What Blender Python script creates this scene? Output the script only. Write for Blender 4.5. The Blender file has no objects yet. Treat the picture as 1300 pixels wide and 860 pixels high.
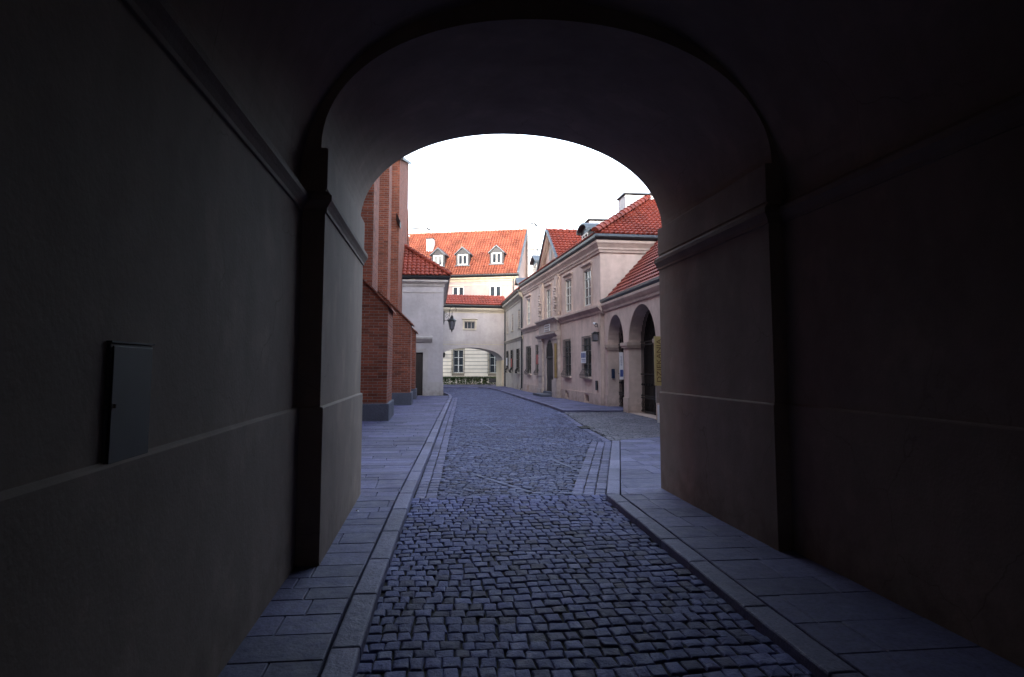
import bpy, bmesh, math, random
from mathutils import Vector, Matrix
random.seed(7)
R = math.radians
S = bpy.context.scene
COL = S.collection

# ------------------------------------------------------------------ helpers
class Fr:
    """frame of a wall: u along it, d outward, z up"""
    def __init__(s, x, y, dx, dy, side=1):
        l = math.hypot(dx, dy); s.x, s.y = x, y
        s.dx, s.dy = dx / l, dy / l
        s.nx, s.ny = (-s.dy * side, s.dx * side)
    def P(s, u, d, z):
        return (s.x + s.dx * u + s.nx * d, s.y + s.dy * u + s.ny * d, z)
W0 = Fr(0, 0, 1, 0, -1)       # world frame: u = x, d = -y

class MB:
    def __init__(s): s.v = []; s.f = []
    def poly(s, pts):
        n = len(s.v); s.v += [tuple(p) for p in pts]; s.f.append(list(range(n, n + len(pts))))
    def hexa(s, p):           # 8 points: bottom 4, top 4
        n = len(s.v); s.v += [tuple(q) for q in p]
        for f in ((0, 3, 2, 1), (4, 5, 6, 7), (0, 1, 5, 4), (1, 2, 6, 5), (2, 3, 7, 6), (3, 0, 4, 7)):
            s.f.append([n + i for i in f])
    def box(s, fr, u0, u1, d0, d1, z0, z1):
        s.hexa([fr.P(u0, d0, z0), fr.P(u1, d0, z0), fr.P(u1, d1, z0), fr.P(u0, d1, z0),
                fr.P(u0, d0, z1), fr.P(u1, d0, z1), fr.P(u1, d1, z1), fr.P(u0, d1, z1)])
    def bx(s, x0, x1, y0, y1, z0, z1): s.box(Fr(0, 0, 1, 0, 1), x0, x1, y0, y1, z0, z1)
    def prof(s, fr, u0, u1, pts, caps=True, m0=0, m1=0):
        """closed (d, z) outline drawn from u0 to u1; m0/m1 mitre: u shifts by m*d at the ends"""
        n = len(s.v); k = len(pts)
        s.v += [fr.P(u0 + m0 * d, d, z) for d, z in pts] + [fr.P(u1 + m1 * d, d, z) for d, z in pts]
        for i in range(k):
            j = (i + 1) % k; s.f.append([n + i, n + j, n + k + j, n + k + i])
        if caps: s.f.append([n + i for i in range(k)][::-1]); s.f.append([n + k + i for i in range(k)])
    def tube(s, pts, r, seg=6, r1=None):
        pts = [Vector(p) for p in pts]; n0 = len(s.v); m = len(pts)
        for i, p in enumerate(pts):
            t = (pts[min(i + 1, m - 1)] - pts[max(i - 1, 0)]).normalized()
            a = Vector((0, 0, 1)) if abs(t.z) < .9 else Vector((1, 0, 0))
            x = t.cross(a).normalized(); y = t.cross(x)
            rr = r if r1 is None else r + (r1 - r) * i / (m - 1)
            for k in range(seg):
                an = 2 * math.pi * k / seg + math.pi / seg
                s.v.append(tuple(p + x * math.cos(an) * rr + y * math.sin(an) * rr))
        for i in range(m - 1):
            for k in range(seg):
                a = n0 + i * seg + k; b = n0 + i * seg + (k + 1) % seg
                s.f.append([a, b, b + seg, a + seg])
        s.f.append([n0 + k for k in range(seg)][::-1]); s.f.append([n0 + (m - 1) * seg + k for k in range(seg)])
    def lathe(s, c, prof, seg=8, rot=0):
        n0 = len(s.v)
        for r, z in prof:
            for k in range(seg):
                an = 2 * math.pi * k / seg + rot; s.v.append((c[0] + r * math.cos(an), c[1] + r * math.sin(an), c[2] + z))
        for i in range(len(prof) - 1):
            for k in range(seg):
                a = n0 + i * seg + k; b = n0 + i * seg + (k + 1) % seg
                s.f.append([a, b, b + seg, a + seg])
        s.f.append([n0 + k for k in range(seg)][::-1]); s.f.append([n0 + (len(prof) - 1) * seg + k for k in range(seg)])
    def stone(s, cx, cy, a, lx, ly, z, h=.05, ch=.012, jit=.006, dome=.004, tilt=.0):
        """one dressed stone with worn, sloping edges"""
        ca, sa = math.cos(a), math.sin(a); n = len(s.v)
        cor = [(-1, -1), (1, -1), (1, 1), (-1, 1)]
        j = [(random.uniform(-jit, jit), random.uniform(-jit, jit)) for _ in range(4)]
        tx, ty = random.uniform(-tilt, tilt), random.uniform(-tilt, tilt)
        for zz, ins in ((z - h, 0), (z - ch * .9, 0), (z - ch * .25, ch * .45), (z, ch * 1.15)):
            for (ux, uy), (jx, jy) in zip(cor, j):
                px = ux * (lx / 2 - ins) + jx; py = uy * (ly / 2 - ins) + jy
                s.v.append((cx + px * ca - py * sa, cy + px * sa + py * ca, zz + tx * px + ty * py))
        s.v.append((cx, cy, z + dome))
        for L in range(3):
            for k in range(4):
                p = n + L * 4 + k; q = n + L * 4 + (k + 1) % 4; s.f.append([p, q, q + 4, p + 4])
        for k in range(4): s.f.append([n + 12 + k, n + 12 + (k + 1) % 4, n + 16])
    def qstone(s, q, z, h=.05, ch=.006):
        c = Vector((sum(p[0] for p in q) / 4, sum(p[1] for p in q) / 4)); n = len(s.v)
        for zz, ins in ((z - h, 0), (z - ch, 0), (z, ch)):
            for p in q:
                v = Vector(p[:2]); dd = (c - v); s.v.append((*(v + dd.normalized() * min(ins * 1.4, dd.length * .4)), zz))
        for L in range(2):
            for k in range(4):
                a = n + L * 4 + k; b = n + L * 4 + (k + 1) % 4; s.f.append([a, b, b + 4, a + 4])
        s.f.append([n + 8, n + 9, n + 10, n + 11])
    def build(s, name, mat, parent=None, bevel=0, smooth=False, uvax=None):
        return link(name, s.v, s.f, mat, parent, bevel, smooth, uvax)

def uvs(me, uvax=None):
    uv = me.uv_layers.new(name='UVMap').data
    V = me.vertices; Z = Vector((0, 0, 1))
    for p in me.polygons:
        if uvax: O_, U_, V_ = uvax
        else:
            nrm = p.normal
            U_ = Z.cross(nrm)
            if U_.length < .05: U_ = Vector((1, 0, 0)); V_ = Vector((0, 1, 0))
            else:
                U_.normalize(); V_ = nrm.cross(U_)
                if abs(U_.x) > abs(U_.y):
                    if U_.x < 0: U_ = -U_
                elif U_.y < 0: U_ = -U_
            O_ = Vector((0, 0, 0))
        for li in p.loop_indices:
            c = V[me.loops[li].vertex_index].co - O_
            uv[li].uv = (c.dot(U_), c.dot(V_))

def link(name, v, f, mat, parent=None, bevel=0, smooth=False, uvax=None):
    me = bpy.data.meshes.new(name); me.from_pydata(v, [], f); me.update()
    uvs(me, uvax)
    root = parent
    off = Vector((0, 0, 0))
    while root is not None:
        off += Vector(root.location); root = root.parent
    if off.length > 0: me.transform(Matrix.Translation(-off))
    if mat: me.materials.append(mat)
    if smooth:
        for p in me.polygons: p.use_smooth = True
    o = bpy.data.objects.new(name, me); COL.objects.link(o)
    o.parent = parent
    if bevel:
        b = o.modifiers.new('bevel', 'BEVEL'); b.width = bevel; b.segments = 2; b.limit_method = 'ANGLE'; b.angle_limit = R(40)
    return o

def thing(name, label, cat, loc=(0, 0, 0), group=None):
    o = bpy.data.objects.new(name, None); COL.objects.link(o)
    o.location = loc; o['label'] = label; o['category'] = cat; o.empty_display_size = .3
    if group: o['group'] = group
    return o
def tag(o, label, cat, group=None):
    o['label'] = label; o['category'] = cat
    if group: o['group'] = group
    # put the origin at the base of the thing
    me = o.data; xs = [v.co for v in me.vertices]
    c = Vector((sum(p.x for p in xs) / len(xs), sum(p.y for p in xs) / len(xs), min(p.z for p in xs)))
    me.transform(Matrix.Translation(-c)); o.location = c
    return o
def structure(o): o['kind'] = 'structure'; return o

# ------------------------------------------------------------------ materials
def nt(name):
    m = bpy.data.materials.new(name); m.use_nodes = True
    t = m.node_tree; b = t.nodes['Principled BSDF']
    return m, t, b
def N(t, k, **kw):
    n = t.nodes.new(k)
    for a, v in kw.items():
        if a.startswith('i_'): n.inputs[a[2:].replace('_', ' ')].default_value = v
        else: setattr(n, a, v)
    return n
def ramp(t, fac, stops):
    r = t.nodes.new('ShaderNodeValToRGB'); e = r.color_ramp.elements
    while len(e) < len(stops): e.new(.5)
    for x, (p, c) in zip(e, stops): x.position = p; x.color = (*c, 1)
    t.links.new(fac, r.inputs[0]); return r.outputs[0]
def mix(t, mode, fac, a, b):
    m = t.nodes.new('ShaderNodeMix'); m.data_type = 'RGBA'; m.blend_type = mode
    for inp, v in ((0, fac), (6, a), (7, b)):
        if hasattr(v, 'links') or hasattr(v, 'is_linked'): t.links.new(v, m.inputs[inp])
        else: m.inputs[inp].default_value = v if inp == 0 else (*v, 1)
    return m.outputs[2]
def bump(t, b, h, dist=.01, st=1):
    n = t.nodes.new('ShaderNodeBump'); n.inputs['Distance'].default_value = dist; n.inputs['Strength'].default_value = st
    t.links.new(h, n.inputs['Height']); t.links.new(n.outputs[0], b.inputs['Normal'])
def sc(c, k): return tuple(min(1, x * k) for x in c)

def plaster(name, c, dirt=.25, rough=.9, streak=True, bscale=60, bd=.004, cracks=False, var=.12):
    m, t, b = nt(name); co = N(t, 'ShaderNodeTexCoord').outputs['Object']
    n1 = N(t, 'ShaderNodeTexNoise', i_Scale=.55, i_Detail=6., i_Roughness=.6); t.links.new(co, n1.inputs['Vector'])
    n2 = N(t, 'ShaderNodeTexNoise', i_Scale=5., i_Detail=5., i_Roughness=.6); t.links.new(co, n2.inputs['Vector'])
    mp = N(t, 'ShaderNodeMapping'); mp.inputs['Scale'].default_value = (1.6, 1.6, .3); t.links.new(co, mp.inputs[0])
    n3 = N(t, 'ShaderNodeTexNoise', i_Scale=1.6, i_Detail=5.); t.links.new(mp.outputs[0], n3.inputs['Vector'])
    col = ramp(t, n1.outputs[0], [(.35, sc(c, 1 - var)), (.65, sc(c, 1 + var))])
    col = mix(t, 'MULTIPLY', dirt, col, ramp(t, n2.outputs[0], [(.35, (.72, .70, .66)), (.62, (1, 1, 1))]))
    if streak: col = mix(t, 'MULTIPLY', dirt * .7, col, ramp(t, n3.outputs[0], [(.38, (.6, .58, .56)), (.6, (1, 1, 1))]))
    # rising damp and splashes: a stained band with a ragged upper edge near the pavement
    sx = N(t, 'ShaderNodeSeparateXYZ')
    gp = N(t, 'ShaderNodeNewGeometry'); t.links.new(gp.outputs['Position'], sx.inputs[0])
    ad = N(t, 'ShaderNodeMath', operation='MULTIPLY_ADD'); ad.inputs[1].default_value = 1.1
    t.links.new(n2.outputs[0], ad.inputs[0]); t.links.new(sx.outputs[2], ad.inputs[2])
    dm = ramp(t, ad.outputs[0], [(.5, (.66, .64, .62)), (.95, (1, 1, 1))])
    col = mix(t, 'MULTIPLY', .7 if dirt > .1 else .3, col, dm)
    if cracks:      # hairline cracks and pale filled patches
        nz = N(t, 'ShaderNodeTexNoise', i_Scale=2.2, i_Detail=4.); t.links.new(co, nz.inputs['Vector'])
        wv = mix(t, 'ADD', .35, co, nz.outputs['Color'])
        vo = N(t, 'ShaderNodeTexVoronoi', feature='DISTANCE_TO_EDGE', i_Scale=.75); t.links.new(wv, vo.inputs['Vector'])
        cm = ramp(t, vo.outputs['Distance'], [(.0, (.72, .70, .68)), (.004, (1, 1, 1))])
        gate = ramp(t, n1.outputs[0], [(.48, (0, 0, 0)), (.56, (1, 1, 1))])
        col = mix(t, 'MULTIPLY', gate, col, cm)
        pt = ramp(t, nz.outputs[0], [(.60, (1, 1, 1)), (.64, (1.1, 1.09, 1.08))])
        col = mix(t, 'MULTIPLY', .8, col, pt)
    t.links.new(col, b.inputs['Base Color']); b.inputs['Roughness'].default_value = rough
    b.inputs['Specular IOR Level'].default_value = .25
    n4 = N(t, 'ShaderNodeTexNoise', i_Scale=float(bscale), i_Detail=4.); t.links.new(co, n4.inputs['Vector'])
    n5 = N(t, 'ShaderNodeTexNoise', i_Scale=3., i_Detail=3.); t.links.new(co, n5.inputs['Vector'])
    s = N(t, 'ShaderNodeMath', operation='MULTIPLY_ADD'); s.inputs[1].default_value = 4.
    t.links.new(n5.outputs[0], s.inputs[0]); t.links.new(n4.outputs[0], s.inputs[2])
    bump(t, b, s.outputs[0], bd, .8)
    return m

def brick(name, c1, c2, mortar, bw=.27, bh=.085):
    m, t, b = nt(name); uv = N(t, 'ShaderNodeTexCoord').outputs['UV']
    br = N(t, 'ShaderNodeTexBrick'); br.inputs['Scale'].default_value = 1
    br.inputs['Brick Width'].default_value = bw; br.inputs['Row Height'].default_value = bh
    br.inputs['Mortar Size'].default_value = .009; br.inputs['Mortar Smooth'].default_value = .3
    br.inputs['Bias'].default_value = -.1
    br.inputs['Color1'].default_value = (*c1, 1); br.inputs['Color2'].default_value = (*c2, 1); br.inputs['Mortar'].default_value = (*mortar, 1)
    nw = N(t, 'ShaderNodeTexNoise', i_Scale=6., i_Detail=2.); t.links.new(uv, nw.inputs['Vector'])
    wv = mix(t, 'ADD', .012, uv, nw.outputs['Color']); t.links.new(wv, br.inputs['Vector'])
    co = N(t, 'ShaderNodeTexCoord').outputs['Object']
    n1 = N(t, 'ShaderNodeTexNoise', i_Scale=.8, i_Detail=7., i_Roughness=.65); t.links.new(co, n1.inputs['Vector'])
    n2 = N(t, 'ShaderNodeTexNoise', i_Scale=22., i_Detail=3.); t.links.new(co, n2.inputs['Vector'])
    # single burnt or pale bricks
    fl = N(t, 'ShaderNodeVectorMath', operation='SNAP'); fl.inputs[1].default_value = (bw, bh, 1); t.links.new(uv, fl.inputs[0])
    wn = N(t, 'ShaderNodeTexWhiteNoise'); t.links.new(fl.outputs[0], wn.inputs['Vector'])
    col = mix(t, 'MULTIPLY', .8, br.outputs['Color'], ramp(t, wn.outputs['Value'], [(0, (.62, .58, .56)), (.25, (.95, .95, .95)), (.8, (1.05, 1, 1)), (1, (1.35, 1.25, 1.15))]))
    col = mix(t, 'MULTIPLY', .7, col, ramp(t, n1.outputs[0], [(.3, (.55, .52, .52)), (.6, (1, 1, 1)), (.75, (1.2, 1.15, 1.1))]))
    col = mix(t, 'MULTIPLY', .5, col, ramp(t, n2.outputs[0], [(.3, (.7, .7, .7)), (.6, (1, 1, 1))]))
    t.links.new(col, b.inputs['Base Color']); b.inputs['Roughness'].default_value = .9
    b.inputs['Specular IOR Level'].default_value = .2
    inv = N(t, 'ShaderNodeMath', operation='MULTIPLY_ADD'); inv.inputs[1].default_value = -1.
    t.links.new(br.outputs['Fac'], inv.inputs[0]); 
    q = N(t, 'ShaderNodeMath', operation='MULTIPLY'); q.inputs[1].default_value = .6; t.links.new(n2.outputs[0], q.inputs[0]); t.links.new(q.outputs[0], inv.inputs[2])
    bump(t, b, inv.outputs[0], .012, 1)
    return m

def tile(name, c, pale, dark, tw=.24, th=.33):
    m, t, b = nt(name); uv = N(t, 'ShaderNodeTexCoord').outputs['UV']
    fl = N(t, 'ShaderNodeVectorMath', operation='SNAP'); fl.inputs[1].default_value = (tw, th, 1); t.links.new(uv, fl.inputs[0])
    wn = N(t, 'ShaderNodeTexWhiteNoise'); t.links.new(fl.outputs[0], wn.inputs['Vector'])
    col = ramp(t, wn.outputs['Value'], [(0, dark), (.08, c), (.9, c), (1, pale)])
    co = N(t, 'ShaderNodeTexCoord').outputs['Object']
    n1 = N(t, 'ShaderNodeTexNoise', i_Scale=.9, i_Detail=6.); t.links.new(co, n1.inputs['Vector'])
    n2 = N(t, 'ShaderNodeTexNoise', i_Scale=14., i_Detail=4.); t.links.new(co, n2.inputs['Vector'])
    col = mix(t, 'MULTIPLY', .75, col, ramp(t, n1.outputs[0], [(.32, (.5, .5, .48)), (.52, (1, 1, 1)), (.7, (1.15, 1.2, 1.2))]))
    col = mix(t, 'MULTIPLY', .5, col, ramp(t, n2.outputs[0], [(.3, (.7, .68, .66)), (.55, (1, 1, 1))]))
    t.links.new(col, b.inputs['Base Color']); b.inputs['Roughness'].default_value = .62
    b.inputs['Specular IOR Level'].default_value = .35
    bump(t, b, n2.outputs[0], .004, .6)
    return m

def stonemat(name, lo, mid, hi, rough=(.45, .75), bs=45., bd=.004, big=.6, spec=.32):
    """stones of one paving, each its own shade"""
    m, t, b = nt(name); g = N(t, 'ShaderNodeNewGeometry')
    co = N(t, 'ShaderNodeTexCoord').outputs['Object']
    col = ramp(t, g.outputs['Random Per Island'], [(0, lo), (.3, sc(mid, .85)), (.6, mid), (.9, sc(mid, 1.15)), (1, hi)])
    n0 = N(t, 'ShaderNodeTexNoise', i_Scale=big, i_Detail=6., i_Roughness=.6); t.links.new(co, n0.inputs['Vector'])
    n1 = N(t, 'ShaderNodeTexNoise', i_Scale=bs, i_Detail=5., i_Roughness=.65); t.links.new(co, n1.inputs['Vector'])
    n2 = N(t, 'ShaderNodeTexNoise', i_Scale=bs * .25, i_Detail=3.); t.links.new(co, n2.inputs['Vector'])
    col = mix(t, 'MULTIPLY', .75, col, ramp(t, n0.outputs[0], [(.35, (.62, .62, .62)), (.62, (1.08, 1.08, 1.08))]))
    col = mix(t, 'MULTIPLY', .8, col, ramp(t, n1.outputs[0], [(.3, (.55, .55, .55)), (.52, (1, 1, 1)), (.75, (1.25, 1.25, 1.25))]))
    t.links.new(col, b.inputs['Base Color'])
    mr = N(t, 'ShaderNodeMapRange'); mr.inputs[1].default_value = .3; mr.inputs[2].default_value = .7
    mr.inputs[3].default_value = rough[0]; mr.inputs[4].default_value = rough[1]
    t.links.new(n2.outputs[0], mr.inputs[0]); t.links.new(mr.outputs[0], b.inputs['Roughness'])
    b.inputs['Specular IOR Level'].default_value = spec
    s = N(t, 'ShaderNodeMath', operation='MULTIPLY_ADD'); s.inputs[1].default_value = 2.5
    t.links.new(n2.outputs[0], s.inputs[0]); t.links.new(n1.outputs[0], s.inputs[2])
    bump(t, b, s.outputs[0], bd, 1)
    return m

def flat(name, c, rough=.6, metal=0., noise=.2, nscale=12., spec=.5, b_=.0):
    m, t, b = nt(name); co = N(t, 'ShaderNodeTexCoord').outputs['Object']
    n = N(t, 'ShaderNodeTexNoise', i_Scale=nscale, i_Detail=5.); t.links.new(co, n.inputs['Vector'])
    col = mix(t, 'MULTIPLY', 1., c, ramp(t, n.outputs[0], [(.3, (1 - noise,) * 3), (.7, (1, 1, 1))]))
    t.links.new(col, b.inputs['Base Color']); b.inputs['Roughness'].default_value = rough
    b.inputs['Metallic'].default_value = metal; b.inputs['Specular IOR Level'].default_value = spec
    if b_: bump(t, b, n.outputs[0], b_, 1)
    return m

def wood(name, c1, c2, plank=.14):
    m, t, b = nt(name); co = N(t, 'ShaderNodeTexCoord').outputs['Object']
    mp = N(t, 'ShaderNodeMapping'); mp.inputs['Scale'].default_value = (12, 12, .8); t.links.new(co, mp.inputs[0])
    n = N(t, 'ShaderNodeTexNoise', i_Scale=2., i_Detail=6.); t.links.new(mp.outputs[0], n.inputs['Vector'])
    t.links.new(ramp(t, n.outputs[0], [(.3, c1), (.7, c2)]), b.inputs['Base Color']); b.inputs['Roughness'].default_value = .6
    bump(t, b, n.outputs[0], .004, .6); return m

def glass(name, c=(.02, .024, .03), rough=.06):
    m, t, b = nt(name); co = N(t, 'ShaderNodeTexCoord').outputs['Object']
    n = N(t, 'ShaderNodeTexNoise', i_Scale=1.2, i_Detail=2.); t.links.new(co, n.inputs['Vector'])
    t.links.new(ramp(t, n.outputs[0], [(.35, c), (.7, sc(c, 2.2))]), b.inputs['Base Color'])
    b.inputs['Roughness'].default_value = rough; b.inputs['Specular IOR Level'].default_value = .6
    bump(t, b, n.outputs[0], .02, .3); return m

M = {}
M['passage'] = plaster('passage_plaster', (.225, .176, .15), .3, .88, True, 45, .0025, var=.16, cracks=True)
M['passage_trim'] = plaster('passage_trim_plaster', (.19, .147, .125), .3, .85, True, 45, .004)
M['pink'] = plaster('pink_plaster', (.70, .555, .49), .35, .9)
M['pink_trim'] = plaster('pink_trim_plaster', (.60, .475, .415), .35, .9)
M['stonetrim'] = plaster('portal_stone', (.54, .46, .43), .5, .8, True, 30, .006)
M['cream'] = plaster('cream_plaster', (.62, .54, .44), .25, .9)
M['creamtrim'] = plaster('cream_trim', (.55, .47, .36), .25, .9)
M['cream2'] = plaster('grey_cream_plaster', (.50, .44, .385), .25, .9)
M['white'] = plaster('pale_lilac_plaster', (.48, .45, .475), .25, .9)
M['whitetrim'] = plaster('pale_trim', (.47, .44, .44), .3, .9)
M['bridge'] = plaster('bridge_plaster', (.40, .365, .375), .25, .9)
M['bridgetrim'] = plaster('bridge_trim', (.44, .39, .32), .2, .9)
M['peach'] = plaster('peach_plaster', (.37, .28, .262), .15, .9)
M['chim'] = plaster('whitewashed_chimney', (.60, .60, .62), .4, .9)
M['rust'] = plaster('rusticated_cream', (.80, .70, .585), .15, .9)
M['brick'] = brick('church_brick', (.33, .107, .064), (.22, .068, .044), (.27, .22, .195))
M['granite'] = stonemat('grey_granite', (.09, .095, .12), (.13, .138, .18), (.18, .19, .24), (.6, .8), 60.)
M['sett'] = stonemat('street_setts', (.062, .06, .115), (.105, .117, .27), (.175, .19, .37), (.6, .85), 55., .005, .6, .2)
M['sett2'] = stonemat('gutter_setts', (.08, .082, .165), (.125, .127, .24), (.18, .182, .31), (.6, .8), 55., .005)
M['settmid'] = stonemat('upper_street_setts', (.058, .056, .105), (.096, .106, .21), (.165, .178, .30), (.6, .85), 55., .006)
M['settpale'] = stonemat('pale_sett_rows', (.11, .12, .22), (.125, .137, .24), (.14, .152, .26), (.6, .85), 55., .004)
M['settdrive'] = stonemat('driveway_setts', (.075, .072, .10), (.115, .11, .15), (.17, .165, .21), (.45, .7), 55., .006)
M['slab'] = stonemat('pavement_slabs', (.075, .076, .15), (.108, .108, .21), (.15, .15, .27), (.6, .85), 38., .003)
M['kerb'] = stonemat('kerb_granite', (.12, .12, .205), (.16, .16, .265), (.20, .20, .31), (.6, .8), 60., .004)
M['joint'] = flat('joint_sand', (.045, .043, .045), .95, 0, .5, 30, .1, .01)
M['earth'] = flat('wide_paving', (.10, .10, .11), .9, 0, .4, 3, .2, .01)
M['tile_red'] = tile('red_clay_tiles', (.24, .044, .027), (.30, .07, .042), (.165, .03, .02))
M['tile_orange'] = tile('orange_clay_tiles', (.245, .07, .04), (.29, .105, .06), (.17, .043, .028))
M['zinc'] = flat('weathered_zinc', (.12, .14, .165), .45, .5, .35, 4.)
M['slate'] = flat('dark_slate_boards', (.038, .038, .045), .6, 0, .4, 8.)
M['gutter'] = flat('dark_gutter_metal', (.03, .033, .04), .4, .3, .3, 8.)
M['iron'] = flat('black_ironwork', (.018, .018, .02), .45, .4, .3, 20.)
M['lampglass'] = glass('lantern_glass', (.10, .10, .115), .25)
M['glass'] = glass('window_glass')
M['glassg'] = glass('greenish_window_glass', (.018, .03, .027), .08)
M['frame'] = flat('white_window_paint', (.72, .70, .66), .5, 0, .15)
M['framedk'] = flat('grey_brown_window_paint', (.30, .26, .24), .5, 0, .2)
M['door'] = wood('dark_door_wood', (.015, .011, .010), (.032, .023, .02))
M['gatewood'] = wood('oak_gate_wood', (.30, .17, .09), (.42, .26, .15))
M['plank'] = wood('pale_plank_wood', (.28, .26, .23), (.42, .38, .34))
M['cab'] = flat('cabinet_paint', (.03, .032, .042), .7, 0, .3, 6.)
M['dark'] = flat('dark_vent_void', (.012, .011, .011), .9, 0, .2)
M['yellow'] = flat('yellow_sign_paint', (.50, .41, .17), .5, 0, .25, 5.)
M['brown'] = flat('brown_lettering', (.14, .08, .03), .5, 0, .1)
M['ochre'] = flat('ochre_banner_cloth', (.42, .28, .08), .8, 0, .3, 4.)
M['paper'] = flat('white_poster_paper', (.74, .75, .78), .6, 0, .1)
M['blue'] = flat('blue_print', (.05, .09, .30), .6, 0, .1)
M['dullblue'] = flat('dull_blue_enamel', (.03, .045, .10), .5, 0, .3, 20.)
M['red'] = flat('red_print', (.40, .07, .06), .6, 0, .2)
M['joint_shade'] = plaster('joint_shade_plaster', (.34, .29, .24), .2, .9)  # darker plaster, shadow of the rustication joints put into the colour
M['leaf'] = flat('hedge_leaf', (.045, .075, .022), .5, 0, .4, 9., .3)
M['twig'] = flat('hedge_twig', (.10, .08, .06), .8, 0, .3)
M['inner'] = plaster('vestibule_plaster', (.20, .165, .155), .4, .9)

# ------------------------------------------------------------------ building blocks
def arc_pts(u0, u1, zs, rise, n=18, e=2.0):
    c = (u0 + u1) / 2; a = (u1 - u0) / 2; out = []
    for i in range(n + 1):
        t = math.pi * (1 - i / n); cx, sx = math.cos(t), math.sin(t)
        out.append((c + a * math.copysign(abs(cx) ** (2 / e), cx), zs + rise * abs(sx) ** (2 / e)))
    return out
def facade(mb, fr, u0, u1, z0, z1, holes=(), depth=.25, d=0.):
    us = {u0, u1}; zs = {z0, z1}; H = []
    for h in holes:
        a, b, c, e = h[:4]; ar = h[4] if len(h) > 4 else 0; dp = h[5] if len(h) > 5 else depth
        top = e + .04 if ar else e
        us |= {a, b}; zs |= {c, top}; H.append((a, b, c, e, ar, dp, top))
    us = sorted(x for x in us if u0 - 1e-6 <= x <= u1 + 1e-6); zs = sorted(x for x in zs if z0 - 1e-6 <= x <= z1 + 1e-6)
    for i in range(len(us) - 1):
        for j in range(len(zs) - 1):
            cu = (us[i] + us[i + 1]) / 2; cz = (zs[j] + zs[j + 1]) / 2
            if any(a < cu < b and c < cz < tp for a, b, c, e, ar, dp, tp in H): continue
            mb.poly([fr.P(us[i], d, zs[j]), fr.P(us[i + 1], d, zs[j]), fr.P(us[i + 1], d, zs[j + 1]), fr.P(us[i], d, zs[j + 1])])
    for a, b, c, e, ar, dp, tp in H:
        zs_ = e - ar
        for u in (a, b): mb.poly([fr.P(u, d, c), fr.P(u, d - dp, c), fr.P(u, d - dp, zs_), fr.P(u, d, zs_)])
        mb.poly([fr.P(a, d, c), fr.P(b, d, c), fr.P(b, d - dp, c), fr.P(a, d - dp, c)])
        if ar:
            p = arc_pts(a, b, zs_, ar)
            for (ua, za), (ub, zb) in zip(p, p[1:]):
                mb.poly([fr.P(ua, d, za), fr.P(ub, d, zb), fr.P(ub, d, tp), fr.P(ua, d, tp)])
                mb.poly([fr.P(ua, d, za), fr.P(ub, d, zb), fr.P(ub, d - dp, zb), fr.P(ua, d - dp, za)])
        else: mb.poly([fr.P(a, d, e), fr.P(b, d, e), fr.P(b, d - dp, e), fr.P(a, d - dp, e)])

def window(parent, fr, u0, u1, z0, z1, rec=.18, nx=2, nz=3, fm='frame', gm='glass', surround=None, sill='pink_trim', fw=.055, mw=.03, grille=False, hood=False, sw=.13, gext=.0):
    g = MB(); g.box(fr, u0 + .004, u1 - .004, -rec - .03, -rec, z0 + .004, z1 - .004)
    w = g.build('window', M[gm], parent)
    f = MB(); d0, d1 = -rec + .002, -rec + .045
    f.box(fr, u0 + .006, u0 + fw, d0, d1, z0 + .006, z1 - .006); f.box(fr, u1 - fw, u1 - .006, d0, d1, z0 + .006, z1 - .006)
    f.box(fr, u0 + fw, u1 - fw, d0, d1 - .003, z0 + .006, z0 + fw); f.box(fr, u0 + fw, u1 - fw, d0, d1 - .003, z1 - fw, z1 - .006)
    for i in range(1, nx):
        c = u0 + (u1 - u0) * i / nx; k = mw * (1.4 if i * 2 == nx else .8)
        f.box(fr, c - k / 2 - .01, c + k / 2 + .01, d0, d1 - .006, z0 + fw, z1 - fw)
    for i in range(1, nz):
        c = z0 + (z1 - z0) * i / nz; f.box(fr, u0 + fw, u1 - fw, d0, d1 - .012, c - mw / 2, c + mw / 2)
    f.build('window_frame', M[fm], w)
    if sill:
        s = MB(); s.prof(fr, u0 - .09, u1 + .09, [(-rec + .05, z0 - .07), (.09, z0 - .07), (.09, z0 - .015), (-rec + .05, z0 + .012)])
        s.build('sill', M[sill], w)
    if surround:
        s = MB(); t = .035; e = sw
        s.box(fr, u0 - e, u0, .003, t, z0 - .02, z1 + e); s.box(fr, u1, u1 + e, .003, t, z0 - .02, z1 + e)
        s.box(fr, u0, u1, .003, t - .002, z1, z1 + e)
        if hood: s.prof(fr, u0 - e - .06, u1 + e + .06, [(.003, z1 + e), (.05, z1 + e), (.12, z1 + e + .06), (.12, z1 + e + .09), (.003, z1 + e + .11)])
        s.build('surround', M[surround], w)
    if grille:
        s = MB(); gd = .07
        nb = max(4, int((u1 - u0) / .13))
        for i in range(nb + 1):
            c = u0 - gext + (u1 - u0 + 2 * gext) * i / nb
            s.tube([fr.P(c, gd, z1 + gext), fr.P(c, gd, z0 + .32), fr.P(c, gd + .12, z0 + .12), fr.P(c, gd + .10, z0 - .02), fr.P(c, .0, z0 - .04)], .012, 4)
        for z in (z0 + .35, z0 + (z1 - z0) * .55, z0 + (z1 - z0) * .8, z1 + gext):
            s.box(fr, u0 - gext - .03, u1 + gext + .03, gd - .01, gd + .01, z - .012, z + .012)
            for u in (u0 - gext - .02, u1 + gext + .0): s.box(fr, u, u + .02, 0, gd - .012, z - .01, z + .01)
        s.box(fr, u0 - gext - .03, u1 + gext + .03, gd + .105, gd + .125, z0 + .09, z0 + .115)
        s.build('grille', M['iron'], w)
    return w

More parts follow.
